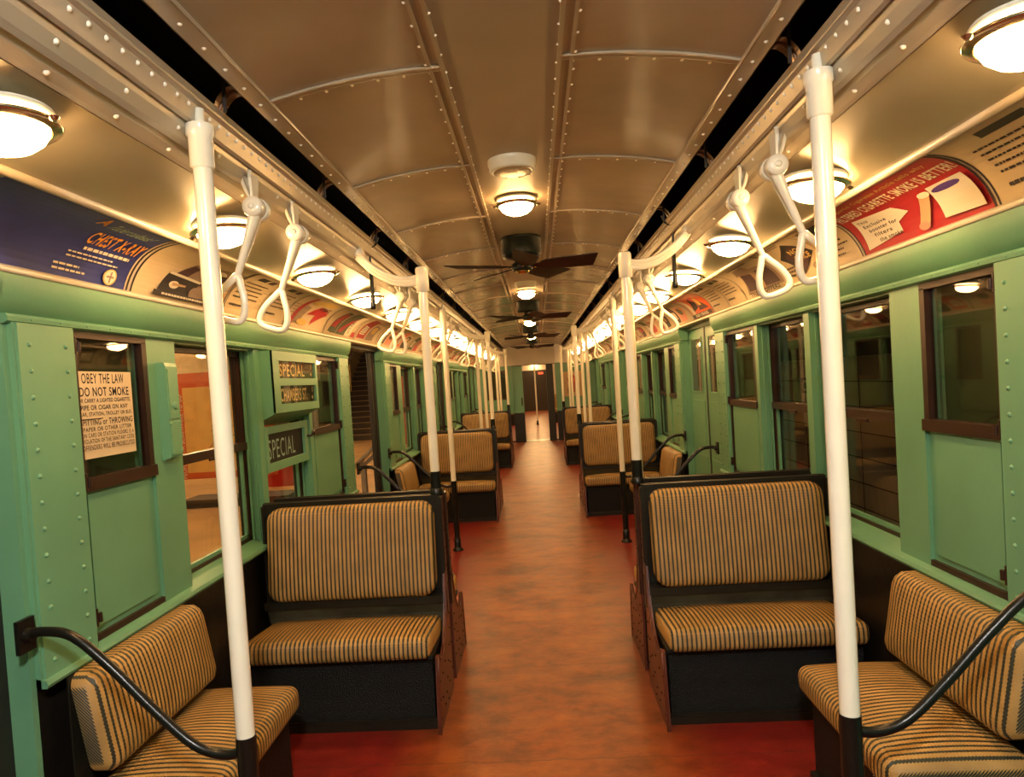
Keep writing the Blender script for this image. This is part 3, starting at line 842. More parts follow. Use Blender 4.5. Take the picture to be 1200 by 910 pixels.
# ------------------------------------------------------------------ strap hangers
SY = []
for k in range(4):
    for off in (2.12, 2.49, 4.42, 4.77): SY.append(off + PITCH * k)
SY = [y for y in SY if y < 16.6]
def make_strap(s):
    t = thing('strap_hanger', 'x', 'strap hanger', group='white metal strap hangers')
    g = MB()         # bracket
    g.add([(s * .02, -.03, .10), (s * .02, .045, .10), (s * .005, .045, .02), (s * .005, -.02, .02), (s * .03, .01, .10)], [(0, 1, 2, 3), (0, 4, 3), (1, 4, 2)], 0)
    g.prism([(-.022, .105), (.040, .105), (.022, .03), (.014, .0), (-.014, .0)], 'x', *(sorted((s * .0, s * .008))), 0)
    g.tube(smooth([(s * .0, -.03, .11), (s * .012, 0, .075), (s * .012, .02, .045)], 4), .007, 6)
    g.tube(smooth([(s * .028, -.03, .09), (s * .028, .0, .06), (s * .018, .02, .03)], 4), .006, 6)
    g.build('bracket', 'white', t)
    g = MB()         # spring housing: axis along y
    g.lathe([(.012, -.036), (.030, -.034), (.032, -.026), (.032, .004), (.028, .008)], n=20, axis='y')
    g.lathe([(.034, .010), (.036, .014), (.036, .040), (.030, .048)], n=20, axis='y')
    g.lathe([(.006, -.040), (.010, -.038), (.010, -.034)], n=10, axis='y')
    g.build('spring_housing', 'white', t)
    g = MB()         # tilted arm
    x1, z1 = s * .075, -.205
    g.tube([(0, -.012, -.02), (s * .03, -.012, -.10), (x1, 0, z1)], [.019, .013, .011], 8)
    g.tube([(0, .014, -.02), (s * .03, .012, -.10), (x1, 0, z1)], [.015, .010, .010], 8)
    g.build('arm', 'white', t)
    g = MB()         # triangular loop in the plane across the car
    dx, dz = Vector((s * .36, 0, -1)).normalized(), None
    ax = Vector((s * .33, 0, -.944)); pr = Vector((.944, 0, s * .33))
    o = Vector((x1, 0, z1))
    P2 = [(0, 0), (.03, .020), (.065, .040), (.105, .052), (.132, .048), (.142, .03), (.144, 0)]
    pts = [o + ax * a + pr * b for a, b in P2] + [o + ax * a - pr * b for a, b in reversed(P2[1:-1])]
    pts = [pts[i] for i in range(len(pts))]
    sm_ = []
    n = len(pts)
    for i in range(n):
        p0, p1, p2, p3 = pts[i - 1], pts[i], pts[(i + 1) % n], pts[(i + 2) % n]
        for q in range(4):
            tt = q / 4
            sm_.append(.5 * ((2 * p1) + (p2 - p0) * tt + (2 * p0 - 5 * p1 + 4 * p2 - p3) * tt * tt + (-p0 + 3 * p1 - 3 * p2 + p3) * tt ** 3))
    g.tube(sm_, .0115, 10, 0, True)
    g.build('handle_loop', 'white', t)
    return t
for s in (-1, 1):
    base = make_strap(s)
    for i, y in enumerate(SY):
        lab = 'white metal strap hanger, %s from the camera along the %s ceiling beam' % (ORD[i], SN[s])
        if i == 0: base.location = (s * .800, y, 2.142); base['label'] = lab
        else: copy_tree(base, (s * .800, y, 2.142), None, lab)

# ------------------------------------------------------------------ lamps
def make_lamp():
    t = thing('globe_lamp', 'x', 'lamp', group='round glass ceiling lamps')
    g = MB(); g.lathe([(.075, .0), (.078, -.008), (.070, -.018), (.062, -.020)], n=24); g.lathe([(.098, -.006), (.100, -.012), (.080, -.016), (.02, -.017)], n=28); g.build('lamp_base_and_shield', 'gloss_white', t)  # wider dish added above the globe to keep its light off the deck
    g = MB(); prof = [(.002, -.088), (.03, -.085), (.055, -.076), (.074, -.062), (.085, -.045), (.086, -.032), (.080, -.022), (.070, -.018)]
    g.lathe(prof, n=20); g.build('glass_globe', 'globe', t)
    g = MB(); g.lathe([(.088, -.044), (.106, -.040), (.110, -.036), (.106, -.032), (.088, -.030)], n=28, cap=False)
    for a in (0, PI): g.rivet((.112 * math.cos(a), .112 * math.sin(a), -.036), (0, 0, -1), .012)
    g.build('retaining_ring', 'chrome', t)
    return t
lamp = make_lamp(); fl_ = True
for s in (-1, 1):
    for i in range(16):
        y = 2.29 - .97 + .97 * i
        lab = 'round glowing glass lamp, %s from the camera on the %s side deck' % (ORD[i], SN[s])
        loc = (s * .99, y, 2.154)
        if fl_: lamp.location = loc; lamp['label'] = lab; o = lamp; fl_ = False
        else: o = copy_tree(lamp, loc, None, lab)
        o.rotation_euler = (0, s * .10, 0)
for i in range(5):
    o = copy_tree(lamp, (0, 3.40 + 3.5 * (i - 0) if i < 4 else -.2, 2.452), None, ('round glowing glass lamp in the centre strip of the ceiling, %s ahead of the camera' % ORD[i]) if i < 4 else 'unseen ceiling lamp just behind the camera, made strong and white as flash fill')
    o.rotation_euler = (0, 0, 0)
    if i == 4:  # last centre lamp becomes the added flash fill
        for ch in o.children:
            if ch.name.startswith('glass_globe'):
                ch.data = ch.data.copy(); ch.data.materials[0] = M['globe_flash']; ch['label'] = 'glass made extra bright and white as flash fill'
for i, y in enumerate([18.6 + 1.7 * q for q in range(10)]):
    o = copy_tree(lamp, (0, y, 2.375), None, 'round glass lamp on the ceiling of the next car, %s beyond the end door' % ORD[i]); o.rotation_euler = (0, 0, 0)
    for ch in o.children:
        if ch.name.startswith('glass_globe'): ch.data = ch.data.copy(); ch.data.materials[0] = M['globe_n']

# round vents
vt = thing('round_vent', 'round white ceiling vent with tan mesh nearest the camera', 'vent', (0, 2.83, 2.452), 0, 'round ceiling vents')
g = MB(); g.lathe([(.100, 0), (.100, -.018), (.095, -.022), (.095, -.040), (.088, -.046), (.078, -.047), (.078, -.030), (.05, -.03)], n=28); 
for j in range(10): g.rivet((.086 * math.cos(j * PI / 5), .086 * math.sin(j * PI / 5), -.046), (0, 0, -1), .0045)
g.build('vent_ring', 'gloss_white', vt)
g = MB(); g.lathe([(.079, -.036), (.079, -.046), (.05, -.050), (.002, -.052)], n=24); g.build('vent_mesh', 'mesh_tan', vt)
for i in (1, 2, 3): copy_tree(vt, (0, 2.83 + 3.5 * i, 2.452), None, 'round white ceiling vent with tan mesh, %s from the camera' % ORD[i])

# ------------------------------------------------------------------ fans
def make_fan():
    t = thing('ceiling_fan', 'x', 'fan', group='black ceiling fans')
    g = MB(); g.lathe([(.128, .0), (.130, -.006), (.130, -.016), (.127, -.018), (.127, -.105), (.120, -.122), (.060, -.126)], n=32)
    for j in (0, 1, 2): g.rivet((.127 * math.cos(-PI / 2 + j * 2), .127 * math.sin(-PI / 2 + j * 2), -.06), (math.cos(-PI / 2 + j * 2), math.sin(-PI / 2 + j * 2), 0), .009)
    g.build('motor_drum', 'fan', t)
    g = MB(); g.tube([(0, 0, -.12), (0, 0, -.16)], .045, 16); g.lathe([(.050, -.155), (.066, -.165), (.068, -.195), (.058, -.208), (.03, -.212)], n=24); hub = g.build('hub', 'fan', t)
    g = MB(); g.lathe([(.046, -.206), (.044, -.216), (.03, -.224), (.004, -.228)], n=20); g.build('hub_cap', 'brass', hub)
    for j in range(5):
        g = MB(); a = math.radians(-14 + 72 * j); ca, sa = math.cos(a), math.sin(a)
        pts = [(.05, -.022), (.12, -.030), (.155, -.062), (.30, -.072), (.485, -.076), (.495, -.066), (.440, .074), (.28, .070), (.155, .055), (.12, .026), (.05, .022)]
        vs = []
        for dz in (0, .005):
            for r, w in pts:
                z = -.186 - w * .30 + dz
                vs.append((r * ca - w * sa, r * sa + w * ca, z))
        n = len(pts)
        g.add(vs, [tuple(range(n)), tuple(range(n, 2 * n))] + [(i, (i + 1) % n, (i + 1) % n + n, i + n) for i in range(n)], 0)
        b = g.build('blade', 'blade', t)
        g = MB(); g.rivet((.085 * ca, .085 * sa, -.190), (0, 0, -1), .010); g.build('blade_bolt', 'brass', b)
    return t
fan = make_fan(); fan.location = (0, 4.36, 2.452); fan['label'] = 'black five-bladed ceiling fan nearest the camera'
for i, rz in ((1, .25), (2, .55), (3, .1)):
    copy_tree(fan, (0, 4.36 + 3.5 * i, 2.452), rz, 'black five-bladed ceiling fan, %s from the camera' % ORD[i])

# emergency cord handles
for s in (-1, 1):
    for i, y in enumerate((3.63, 12.8)):
        t = thing('cord_handle', 'black cord handle hanging from the %s ceiling slot, %s' % (SN[s], ('nearer one', 'farther one')[i]), 'handle', (s * .80, y, 1.98), 0, 'black emergency cord handles')
        g = MB(); g.lathe([(.010, 0), (.014, .004), (.015, .02), (.011, .06), (.010, .22), (.007, .235)], n=12); g.build('grip', 'black', t)
        g = MB(); g.tube(smooth([(0, 0, .23), (0, 0, .30), (-s * .01, 0, .33), (-s * .035, 0, .345), (-s * .05, 0, .38)], 4), .006, 8); g.build('cord', 'black', t)

# ------------------------------------------------------------------ posters in the coves
def cove_pt(t):
    t = max(0, min(1, t)); i = min(int(t * 12), 11); fr = t * 12 - i
    a, b = COVE[i], COVE[i + 1]
    x = a[0] + (b[0] - a[0]) * fr; z = a[1] + (b[1] - a[1]) * fr
    dx, dz = b[0] - a[0], b[1] - a[1]; l = math.hypot(dx, dz)
    return x, z, dz / l, -dx / l        # inward normal
def poster(s, ya, yb, fn, label):
    L = yb - ya
    def mp(u, v, d):
        x, z, nx, nz = cove_pt(1 - (.03 + .94 * v))
        return (s * (x + nx * (d + .001)), (ya + u * L) if s < 0 else (yb - u * L), z + nz * (d + .001))
    f = Flat(mp); f.L = L
    fn(f)
    return tag(f.build('advertising_poster'), label, 'poster', 'advertising posters in the %s cove' % SN[s])
def frame_lines(f, k='ink', w=.012):
    f.rect(0, w, 0, 1, k, 12); f.rect(1 - w, 1, 0, 1, k, 12, lift=False)
def p_blue(f):
    f.rect(0, 1, 0, 1, 'blue', 14); f.rect(.975, 1, 0, 1, 'paper', 12); f.rect(.985, 1, 0, 1, 'ink', 12)
    f.text('Tuberculosis!', .60, .78, .28, .13, 'pgreen2', .005, .3); f.text('A', .53, .80, .06, .16, 'orange', .03)
    f.text('CHEST X-RAY', .60, .46, .345, .22, 'orange', .018, .04)
    f.lines(.62, .92, .35, .42, 1, 'paperw', .6, ragged=.05); f.lines(.55, .90, .22, .33, 2, 'paperw', .35); f.lines(.5, .70, .05, .16, 2, 'paperw', .4)
    f.disc(.85, .11, .045, .10, 'pyel'); f.disc(.85, .11, .037, .085, 'paperw'); f.quad([(.825, .10), (.875, .10), (.875, .12), (.825, .12)], 'inkb', 1); f.quad([(.845, .04), (.855, .04), (.855, .18), (.845, .18)], 'inkb', 1)
def p_photo(f):
    f.rect(0, 1, 0, 1, 'paper', 14); f.rect(0, .015, 0, 1, 'ink', 12); f.rect(.985, 1, 0, 1, 'ink', 12, lift=False)
    f.quad([(.24, .06), (.99, .06), (.99, .80), (.62, .74)], 'inkb', 8)
    f.quad([(.30, .34), (.44, .30), (.54, .62), (.42, .68)], 'inkb', 4); f.quad([(.31, .36), (.43, .33), (.50, .60), (.42, .64)], 'inkp', 4)
    f.quad([(.22, .10), (.56, .07), (.62, .36), (.26, .40)], 'ink', 5); f.quad([(.26, .38), (.61, .33), (.62, .37), (.27, .42)], 'paperw', 4)
    f.disc(.36, .22, .05, .06, 'paperw'); f.quad([(.34, .2), (.48, .22), (.48, .25), (.34, .25)], 'skin', 2)
    f.quad([(.60, .30), (.90, .36), (.92, .46), (.62, .42)], 'inkp', 4); f.disc(.70, .62, .09, .10, 'paperw'); f.disc(.78, .56, .06, .07, 'inkp'); f.disc(.60, .16, .07, .11, 'inkb')
    f.quad([(.70, .08), (.96, .08), (.96, .34), (.78, .34)], 'skin', 4); f.quad([(.62, .52), (.70, .42), (.76, .50), (.7, .58)], 'ink', 2)
    f.rect(.18, .99, .03, .10, 'ink', 1); f.lines(.26, .95, .04, .09, 1, 'paperw', .6, ragged=0)
def p_text(f, big=False):
    f.rect(0, 1, 0, 1, 'paper', 14); frame_lines(f, 'ink', .012)
    f.quad([(.22, .80), (.48, .80), (.50, .92), (.24, .92)], 'ink', 3); f.quad([(.54, .80), (.72, .80), (.74, .92), (.56, .92)], 'inkp', 3)
    f.lines(.10, .92, .26, .72, 5, 'ink', .30); f.lines(.10, .6, .10, .20, 1, 'ink', .4)
def p_cup(f):
    f.rect(0, 1, 0, 1, 'paper', 14); frame_lines(f, 'ink', .010)
    f.quad([(.08, .05), (.16, .05), (.30, .90), (.22, .90)], 'pred', 8); f.lines(.03, .16, .1, .6, 6, 'inkb', .3)
    f.quad([(.18, .10), (.30, .08), (.40, .55), (.26, .6)], 'inkb', 4); f.disc(.40, .75, .10, .1, 'pyel'); f.disc(.62, .82, .22, .1, 'pyel')
    f.quad([(.40, .34), (.74, .40), (.80, .62), (.58, .68)], 'pred', 5); f.quad([(.56, .10), (.86, .44), (.84, .56), (.60, .40)], 'pred', 5)
    f.text('CEREZ', .56, .56, .28, .12, 'ink', .03, .1); f.disc(.36, .14, .12, .07, 'pyel')
def p_garden(f):
    f.rect(0, 1, 0, 1, 'paper', 14); frame_lines(f, 'ink', .010)
    f.quad([(.10, .08), (.34, .05), (.44, .80), (.28, .84)], 'pgreen', 8); f.quad([(.14, .2), (.28, .16), (.40, .70), (.30, .76)], 'pred', 6)
    f.quad([(.34, .05), (.70, .05), (.84, .90), (.50, .92)], 'pgreen', 8); f.quad([(.38, .12), (.52, .12), (.82, .68), (.76, .72)], 'pred', 8); f.quad([(.62, .05), (.80, .05), (.95, .82), (.78, .84)], 'paperw', 8)
    f.text('VITAMINS', .70, .12, .07, .62, 'ink', .01, 0, True); f.disc(.20, .14, .08, .09, 'pgreen'); f.quad([(.84, .05), (.98, .05), (.98, .2), (.88, .2)], 'pred', 2)
def p_red(f):
    f.rect(0, 1, 0, 1, 'pred', 14); f.rect(0, .012, 0, 1, 'ink', 12); f.rect(.988, 1, 0, 1, 'ink', 12, lift=False)
    f.text('FILTERED CIGARETTE SMOKE IS BETTER!', .04, .60, .94, .16, 'paperw', .02, .0)
    f.text('Impartial Cigarette Article tells why', .10, .82, .80, .10, 'pyel', .01, .1)
    f.quad([(.06, .04), (.40, .12), (.42, .50), (.10, .56)], 'paperw', 7); f.quad([(.34, .20), (.52, .34), (.44, .50), (.36, .48)], 'paperw', 4)
    for i, w in enumerate(('This', 'Exclusive', 'booster for', 'filters', 'the smoke')): f.text(w, .12 + .02 * i, .44 - .085 * i, .03 * len(w) * .75, .055, 'ink', .01)
    f.quad([(.54, .10), (.60, .05), (.72, .44), (.66, .48)], 'skin', 5); f.disc(.69, .46, .04, .05, 'paperw'); f.disc(.57, .08, .04, .05, 'pink')
    f.quad([(.72, .08), (.97, .06), (.97, .54), (.74, .54)], 'paperw', 6); f.disc(.84, .45, .09, .05, 'purple')
def p_peace(f):
    f.rect(0, 1, 0, 1, 'paper', 14); frame_lines(f, 'ink', .010)
    f.text('GIVE TO THE RED CROSS', .08, .86, .34, .08, 'ink', .01) if False else f.lines(.08, .42, .84, .95, 2, 'ink', .4)
    f.quad([(.30, .06), (.56, .40), (.40, .86), (.12, .50)], 'ink', 8); f.quad([(.34, .12), (.52, .40), (.40, .74), (.20, .48)], 'inkp', 6)
    f.text('NO', .30, .50, .14, .13, 'pyel', .03, .1); f.text('PEACE', .30, .32, .20, .13, 'pyel', .03, .1)
    f.rect(.60, .61, .05, .95, 'inkb', 10); f.quad([(.66, .66), (.92, .66), (.94, .90), (.68, .90)], 'ink', 5); f.lines(.64, .96, .10, .60, 6, 'ink', .32); f.lines(.06, .28, .08, .3, 3, 'ink', .4)
    f.disc(.50, .14, .05, .06, 'inkb')
def p_dark(f):
    f.rect(0, 1, 0, 1, 'paper', 14); frame_lines(f, 'ink', .012)
    f.quad([(.10, .08), (.96, .08), (.90, .62), (.30, .76)], 'inkb', 8); f.quad([(.16, .14), (.50, .12), (.52, .52), (.26, .60)], 'inkp', 6); f.quad([(.54, .14), (.90, .12), (.86, .55), (.60, .58)], 'inkp', 6)
    f.quad([(.40, .10), (.58, .10), (.60, .34), (.50, .60)], 'skin', 4); f.quad([(.20, .62), (.60, .66), (.56, .86), (.32, .84)], 'inkb', 4); f.lines(.3, .86, .88, .96, 1, 'ink', .5)
    f.text('THE SHOPPERS', .16, .015, .70, .085, 'ink', .02)
def p_relief(f):
    f.rect(0, 1, 0, 1, 'pink', 14); frame_lines(f, 'ink', .014)
    f.quad([(.12, .10), (.96, .10), (.96, .62), (.22, .9)], 'redor', 8); f.quad([(.20, .20), (.50, .30), (.62, .66), (.44, .74)], 'ink', 6); f.quad([(.10, .12), (.24, .12), (.22, .80), (.06, .86)], 'paperw', 6)
    f.quad([(.5, .2), (.9, .2), (.72, .5), (.6, .5)], 'inkp', 4); f.disc(.62, .66, .12, .14, 'pred'); f.quad([(.60, .36), (.72, .34), (.74, .70), (.64, .72)], 'pyel', 4)
    f.rect(.05, .96, .02, .13, 'ink', 2); f.text('RED CROSS', .2, .035, .6, .08, 'paperw', .02)
def p_mix(f, A='pred', B='pgreen', C='inkb'):
    f.rect(0, 1, 0, 1, 'paper', 14); frame_lines(f, 'ink', .012)
    f.quad([(.06, .08), (.40, .08), (.50, .86), (.18, .92)], A, 8); f.quad([(.44, .06), (.78, .08), (.86, .6), (.56, .7)], B, 6); f.quad([(.12, .2), (.34, .2), (.38, .5), (.18, .55)], 'paperw', 4)
    f.disc(.66, .44, .10, .16, C); f.lines(.5, .95, .74, .94, 3, 'ink', .35); f.lines(.14, .36, .22, .5, 4, 'ink', .3)
AR = {-1: [(.79, 1.53, p_text, 'cream poster of plain text lines behind the blue chest x-ray poster'),
          (1.55, 2.315, p_blue, 'blue CHEST X-RAY poster with orange letters above the left wall'),
          (2.33, 3.03, p_photo, 'cream poster with a dark photo collage beside the blue poster'),
          (3.04, 3.41, p_text, 'narrow cream text poster right of the photo collage, left cove'),
          (3.42, 3.77, p_text, 'narrow cream text poster seen through the second strap, left cove'),
          (3.78, 4.49, p_cup, 'cream poster with red arrow shapes and a small heading, left cove'),
          (4.50, 5.25, p_garden, 'poster of green panels and red streaks above the left doorway')],
      1: [(1.30, 1.98, p_text, 'cream poster of plain text lines nearer than the red poster, right cove'),
          (1.99, 2.755, p_red, 'red FILTERED CIGARETTE SMOKE poster above the right wall'),
          (2.77, 3.56, p_peace, 'black and cream NO PEACE diamond poster, right cove'),
          (3.57, 4.25, p_dark, 'cream poster with dark plum photographs behind the second strap, right cove'),
          (4.26, 4.62, p_text, 'narrow cream text poster right of the plum photographs, right cove'),
          (4.63, 5.01, p_text, 'narrow cream text poster beside the orange red poster, right cove'),
          (5.02, 5.65, p_relief, 'orange red and black poster with a cream strip, right cove')]}
for s in (-1, 1):
    for a, b, fn, lab in AR[s]: poster(s, a, b, fn, lab)
    y = 5.27 if s < 0 else 5.67; i = 0
    pal = [('pred', 'inkb', 'pyel'), ('inkp', 'pink', 'pgreen'), ('redor', 'ink', 'skin'), ('pgreen', 'pred', 'inkb'), ('inkb', 'inkp', 'pred')]
    while y < YEND - .8:
        poster(s, y, y + .70, (lambda f, P=pal[(i + (s > 0)) % 5]: p_mix(f, *P)), 'small distant patterned poster, %s past the nearest doorway in the %s cove' % (ORD[i], SN[s]))
        y += .715; i += 1

# ------------------------------------------------------------------ left wall fittings
# law notice behind the near small window
f = Flat(lambda u, v, d: (-1.4165 + d, 2.08 + u, 1.385 + v))
f.rect(0, .315, 0, .285, 'paper')
rows = [('OBEY THE LAW', .045, .225, .245, .034), ('DO NOT SMOKE', .03, .263, .203, .030), ('OR CARRY A LIGHTED CIGARETTE,', .02, .28, .180, .016), ('PIPE OR CIGAR ON ANY', .03, .25, .158, .016), ('CAR, STATION, TROLLEY OR BUS.', .02, .28, .136, .015),
        ('SPITTING or THROWING', .02, .28, .108, .021), ('PAPER OR OTHER LITTER', .03, .26, .088, .014), ('ON CARS OR STATION FLOORS IS A', .02, .28, .069, .014), ('VIOLATION OF THE SANITARY CODE', .02, .28, .050, .014), ('OFFENDERS WILL BE PROSECUTED', .02, .28, .028, .016)]
for b_, u_, w_, v_, h_ in rows: f.text(b_, u_, v_, w_, h_, 'ink', .012)
f.lay += 1; f.rect(.02, .13, .127, .130, 'ink')
tag(f.build('notice'), 'cream notice reading THE LAW, DO NOT SMOKE behind the near left window', 'notice')
# switch box on pillar
t = thing('switch_box', 'tall green riveted box on the near left wall pillar', 'box', (-1.40, 2.575, 1.33))
g = MB(); g.prism([(0, 0), (.035, .01), (.038, .05), (.038, .36), (.032, .375), (0, .375)], 'y', -.042, .042); g.build('box_body', 'green', t)
g = MB(); g.box(.036, .042, -.035, .035, .16, .35); g.box(.036, .041, -.035, .035, .02, .145)
for yy in (-.032, .032):
    for zz in (.03, .14, .24, .345): g.rivet((.040, yy, zz), (1, 0, 0), .006)
cv = g.build('box_cover', 'green', t)
g = MB(); g.lathe([(.016, .041), (.016, .046), (.010, .048)], (0, 0, .21), n=14, axis='x'); g.build('keyhole_plate', 'green', cv)
# destination sign box
t = thing('destination_sign_box', 'green box with two roll signs reading SPECIAL and CHAMBERS ST', 'sign', (-1.40, 3.52, 1.40))
g = MB()
Lx = .72
# front face frame around two apertures (x=.07), y 0..Lx, z .06...395
z0, z1, z2, z3, z4, z5 = .06, .105, .205, .245, .340, .392
XF = .07
for (ya, yb, za, zb) in ((0, Lx, z0, z1), (0, Lx, z2, z3), (0, Lx, z4, z5), (0, .09, z1, z2), (Lx - .035, Lx, z1, z2), (0, .09, z3, z4), (Lx - .035, Lx, z3, z4)):
    g.box(XF - .012, XF, ya, yb, za, zb)
g.add([(-.08, 0, -.01), (XF, 0, z0), (XF, 0, z5), (-.08, 0, z5)], [(0, 1, 2, 3)], 0)
g.add([(-.08, Lx, -.01), (XF, Lx, z0), (XF, Lx, z5), (-.08, Lx, z5)], [(0, 1, 2, 3)], 0)
g.add([(-.08, 0, -.01), (XF, 0, z0), (XF, Lx, z0), (-.08, Lx, -.01)], [(0, 1, 2, 3)], 0)
g.add([(-.08, 0, z5), (XF, 0, z5), (XF, Lx, z5), (-.08, Lx, z5)], [(0, 1, 2, 3)], 0)
g.build('box_body', 'teal', t)
def roll(nm, z, h, body, w, off, k='lettera'):
    f = Flat(lambda u, v, d: (XF - .020 + d * 2, u, z + v), .0008)
    f.rect(.08, Lx - .03, -.01, h + .01, 'signback')
    f.text(body, .118 + off, h * .12, w, h * .72, k, .012)
    f.poly([(Lx - .075, h * .12), (Lx - .06, h * .26), (Lx - .075, h * .40), (Lx - .09, h * .26)], k); f.rect(Lx - .085, Lx - .065, h * .6, h * .9, 'inkb')
    return f.build('roll_sign', t)
roll('a', z3, z4 - z3, 'SPECIAL', .40, .012)
roll('b', z1, z2 - z1, 'CHAMBERS ST.', .43, .010)
g = MB()
for (za, zb) in ((z1, z2), (z3, z4)): g.box(XF - .010, XF - .008, .0905, Lx - .0355, za, zb)
g.build('sign_glass', 'glass', t)['label'] = 'clear glass over the roll signs'
# lower side sign
t = thing('route_sign', 'lower green framed sign reading SPECIAL in thin teal letters', 'sign', (-1.415, 3.52, 1.145))
g = MB()
for (ya, yb, za, zb) in ((0, .66, 0, .045), (0, .66, .205, .245), (0, .035, .045, .205), (.60, .66, .045, .205)): g.box(0, .02, ya, yb, za, zb)
g.box(-.07, -.0, 0, .66, .0, .012)
g.build('sign_frame', 'teal', t)
f = Flat(lambda u, v, d: (.002 + d * 2, u, v), .0008)
f.rect(.03, .61, .04, .21, 'signback'); f.text('SPECIAL', .06, .065, .40, .105, 'letterb', -.004)
f.build('sign_glass', t)
g = MB(); g.tube(smooth([(.02, .64, .15), (.045, .65, .15), (.05, .66, .17), (.045, .70, .175)], 4), .008, 8); g.build('latch', 'bronze', t)
# vertical post beyond the lower sign
# ------------------------------------------------------------------ station, left side
pf = MB(); pf.box(-9.0, -1.62, Y0, 40, -.25, -.02)
struct(pf.build('floor', 'plat'), 'warm tiled station platform floor outside the left windows')
pw = MB(); pw.box(-9.2, -9.0, Y0, 40, -.02, 3.6)
struct(pw.build('wall_station', 'platwall'), 'cream station wall across the left platform')
pw = MB(); pw.box(-9.0, -1.62, 34, 34.2, -.02, 5); 
struct(pw.build('wall_station_end', 'platwall'), 'far end wall of the station platform')
pc = MB(); pc.box(-9.0, -1.7, Y0, 20, 3.0, 3.1)
stc = struct(pc.build('ceiling', 'beam'), 'amber lit beams of the station ceiling')
for yv in range(0, 20, 2):
    n_trim += 1; pc = MB(); pc.box(-9.0, -1.9, yv, yv + .25, 2.75, 3.0); struct(pc.build('trim_%d' % n_trim, 'beam'), 'amber steel cross beam under the station ceiling')
tl = None
for i, (x, y) in enumerate(((-3.4, 3.0), (-3.4, 7.0), (-3.4, 11.0), (-3.4, 15.0), (-3.4, 19.0), (-6.8, 5.0), (-6.8, 9.0), (-6.8, 13.0), (-6.8, 17.0))):
    lab = 'glowing tube lamp under the station ceiling, %s in its row %s' % (ORD[i % 5], 'near the train' if i < 5 else 'by the far wall')
    if tl is None:
        tl = thing('tube_lamp', lab, 'lamp', (x, y, 2.603), 0, 'station tube lamps')
        g = MB(); g.tube([(-.0, -.6, 0), (0, .6, 0)], .03, 8); g.build('tube', 'lampstation', tl)
        g = MB(); g.box(-.06, .06, -.62, .62, .04, .08); g.box(-.01, .01, -.5, -.48, .08, .4); g.box(-.01, .01, .48, .5, .08, .4); g.box(-.06, .06, -.62, .62, .385, .405); g.build('fitting', 'gloss_white', tl)
    else: copy_tree(tl, (x, y, 2.603), None, lab)
# red history board
t = thing('display_board', 'orange red board with a tan map on a post outside the near left window', 'display board', (-4.68, 10.0, -.02))
g = MB(); g.rbox(.78, .03, .80, .028, (0, 0, 1.20)); g.build('board', 'redor', t)
f = Flat(lambda u, v, d: (-.78 + u, -.031 - d, .40 + v), .001)
f.rect(.20, 1.4, .10, 1.38, 'map')
f.text('PEOPLE WITH SOMEWHERE TO GO', .115, .02, .07, 1.26, 'paperw', .02, 0, True)
for (a, b, r) in ((.75, .7, .28), (.95, .5, .12)):
    f.lay += 1
    for j in range(24):
        aa = 2 * PI * j / 24
        f.rect(a + r * .5 * math.cos(aa), a + r * .5 * math.cos(aa) + .012, b + r * math.sin(aa), b + r * math.sin(aa) + .03, 'inkb', lift=False)
f.quad([(.45, .35), (.70, .62), (.705, .61), (.46, .335)], 'inkb', 1); f.quad([(.7, .6), (1.1, .9), (1.1, .89), (.7, .585)], 'inkb', 1)
f.build('map_panel', t)
g = MB(); g.box(-.04, .04, -.03, .03, .10, .45); g.build('post', 'dark', t)
g = MB(); g.box(-.60, 1.0, -.28, .28, 0, .12); g.build('plinth', 'dark', t)
# low red plinth seen under the sign
g = MB(); g.box(-.32, .32, -.3, .3, 0, .36); g.box(-.34, .34, -.32, .32, .34, .38)
o = tag(g.build('plinth', 'red'), 'low red display plinth on the platform under the lower sign', 'plinth'); o.location = (-4.55, 11.9, -.02)
g = MB(); g.box(-.15, .15, -.15, .15, 0, 3.0); g.box(-.19, .19, -.19, .19, 0, .25)
o = tag(g.build('station_column', 'dark'), 'dark steel column on the platform beyond the near left windows', 'column'); o.location = (-2.6, 8.25, -.02)
# lectern
t = thing('information_lectern', 'slanted information lectern on the platform seen through the near left doorway', 'lectern', (-1.87, 7.25, -.02))
g = MB(); g.box(-.035, .035, -.025, .025, 0, .80); g.build('post', 'silver', t)
g = MB(); g.prism([(-.12, .72), (.25, 1.04), (.24, 1.06), (-.13, .74)], 'x', -.16, .16) ; g.prism([(-.03, .76), (.20, .96), (.20, .90), (.0, .74)], 'x', -.03, .03)
g.build('slanted_panel', 'silver', t)
g = MB(); g.box(-.16, .16, -.14, .14, 0, .02); g.build('foot_plate', 'dark', t)
t.rotation_euler = (0, 0, -PI / 2)
# stairs
st = thing('stairs', 'dark station staircase rising behind the near left doorway', 'stairs', (-5.35, 21.3, -.02))
for i in range(18):
    g = MB(); g.box(-1.3, 1.3, i * .30, i * .30 + .32, i * .175 - .0, i * .175 + .165, 0); g.box(-1.3, 1.3, i * .30 - .02, i * .30 + .30, i * .175 + .165, i * .175 + .180, 1)
    g.build('step', ['riser', 'tread'], st)
g = MB(); g.prism([(-.1, 0), (5.6, 3.2), (5.6, 4.4), (-.1, 1.0)], 'x', -1.42, -1.32); g.prism([(-.1, 0), (5.6, 3.2), (5.6, 4.4), (-.1, 1.0)], 'x', 1.32, 1.42)
g.build('side_wall', 'beam', st)
g = MB(); g.tube([(-1.2, -.1, .95), (-1.2, 5.4, 4.2)], .03, 8); g.tube([(-1.2, 0, 0), (-1.2, 0, 1.0)], .03, 8); g.tube([(-1.2, 2.7, 1.5), (-1.2, 2.7, 2.6)], .03, 8)
g.build('handrail', 'brass', st)
